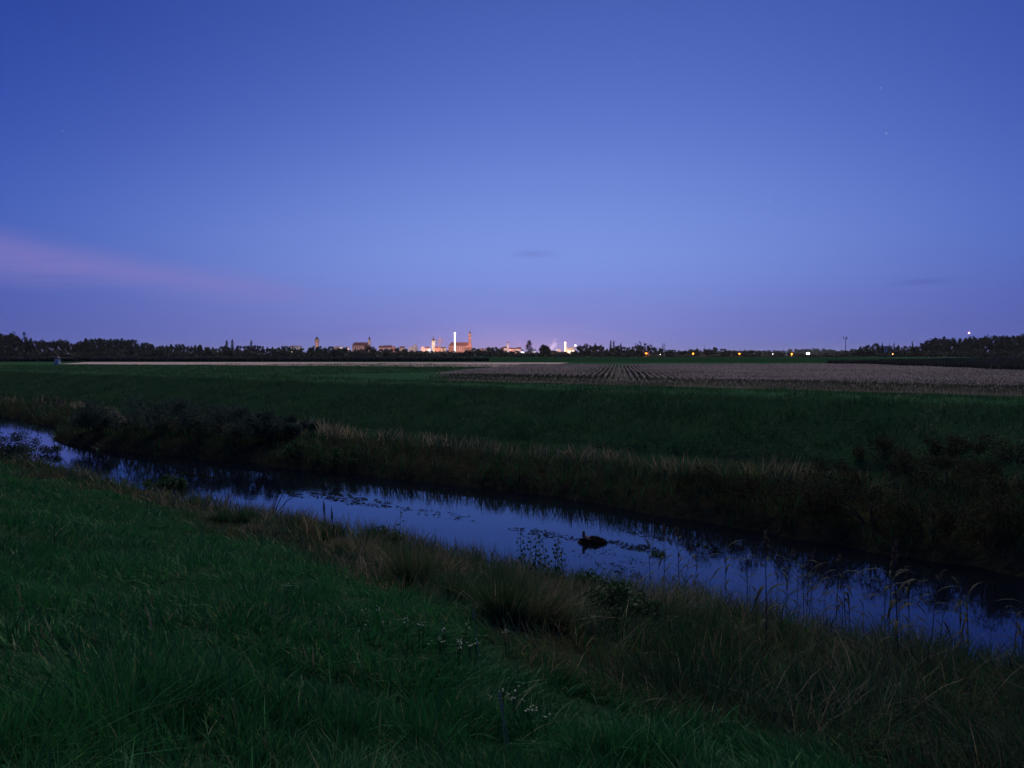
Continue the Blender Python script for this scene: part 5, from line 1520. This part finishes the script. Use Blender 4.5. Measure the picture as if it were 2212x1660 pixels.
def nest_and_duck():
    rng = np.random.default_rng(88)
    p = at_z(1281, 1172, 0)
    n = 900
    a = rng.uniform(0, 6.28, n); q = np.sqrt(rng.uniform(size=n))
    x, y = np.cos(a) * q * .46, np.sin(a) * q * .30
    z = .2 * np.clip(1 - q ** 2, 0, 1) * rng.uniform(.35, 1, n) + .005
    V, T, A = leaves(np.stack([x, y, z], 1), .15 * rng.uniform(.6, 1.4, n), rng.uniform(0, .55, n), rng, up=-.1, aspect=.16)
    V[:, 2] = np.maximum(V[:, 2], -.02)
    m = np_mesh('weed_mound', V, T, {'tint': A})
    o = add('weed_mound', m, DRY, loc=(p[0], p[1], 0))
    # solid core
    tag(o, 'brown mound of dead weed in the stream with a duck on it', 'weed mound')
    # duck: one continuous body, rings from tail to bill
    e = thing('duck', 'small brown duck sitting upright on the weed mound', 'duck', (p[0] - .25, p[1] - .02, .07), 2.6)
    e.scale = (1.05, 1.05, 1.05); e.rotation_euler = (0, -.42, 2.6)
    rings = [(-.215, .075, .004, .004), (-.19, .07, .030, .014), (-.13, .065, .058, .040), (-.06, .072, .078, .060), (.02, .085, .080, .072), (.085, .105, .066, .070), (.12, .135, .050, .054),
             (.130, .158, .038, .042), (.136, .178, .034, .038), (.146, .200, .039, .039), (.162, .216, .038, .036), (.184, .218, .028, .026), (.202, .212, .016, .010), (.232, .206, .015, .006), (.252, .204, .010, .004)]
    def body(b):
        R = []
        for i, (cx, cz, w, hh) in enumerate(rings):
            j0, j1 = max(i - 1, 0), min(i + 1, len(rings) - 1)
            d = Vector((rings[j1][0] - rings[j0][0], 0, rings[j1][1] - rings[j0][1])).normalized()
            u = Vector((-d.z, 0, d.x))
            R.append([b.verts.new(Vector((cx, 0, cz)) + u * hh * math.sin(t * math.pi / 6) + Vector((0, w * math.cos(t * math.pi / 6), 0))) for t in range(12)])
        for r0, r1 in zip(R[:-1], R[1:]):
            for i in range(12): b.faces.new((r0[i], r0[(i + 1) % 12], r1[(i + 1) % 12], r1[i]))
        b.faces.new(R[0][::-1]); b.faces.new(R[-1])
    me = bm_mesh('body', body, True)
    me.materials.append(surf('duck_brown', (.16, .12, .075), (.07, .052, .035), .8, 40)); me.materials.append(surf('duck_head', (.028, .026, .024), None, .6, 40)); me.materials.append(surf('duck_bill', (.20, .16, .05), None, .5, 40))
    for f in me.polygons:
        if f.center.x > .195: f.material_index = 2
        elif f.center.z > .172: f.material_index = 1
    add('body', me, None, e)
    for s in (-1, 1):
        P('wing', lambda b: bm_tube(b, [(.07, s * .062, .10), (0, s * .078, .10), (-.09, s * .062, .09), (-.19, s * .02, .085)], [.018, .034, .028, .004], 8), surf('duck_wing', (.085, .065, .045), (.04, .03, .022), .8, 50), e, True)
        P('eye', lambda b: bm_lathe(b, [(0, .212), (.005, .216), (0, .220)], 6, .172, s * .036), DARKWIN, e)
nest_and_duck()

# ------------------------------------------------------------------ evening haze over the whole plain
def build_haze():
    m = bpy.data.materials.new('haze'); m.use_nodes = True
    nt = m.node_tree; N, L = nt.nodes, nt.links
    N.remove(N['Principled BSDF'])
    pv = N.new('ShaderNodeVolumePrincipled')
    pv.inputs['Color'].default_value = (.92, .92, .96, 1); pv.inputs['Density'].default_value = 0.000032; pv.inputs['Anisotropy'].default_value = .3
    L.new(pv.outputs[0], N['Material Output'].inputs['Volume'])
    o = P('haze', lambda b: bm_box(b, -16000, 16000, -16000, 16000, -2.5, 100), m, None)
    tag(o, 'thin evening haze over the plain', 'haze', kind='stuff')
build_haze()
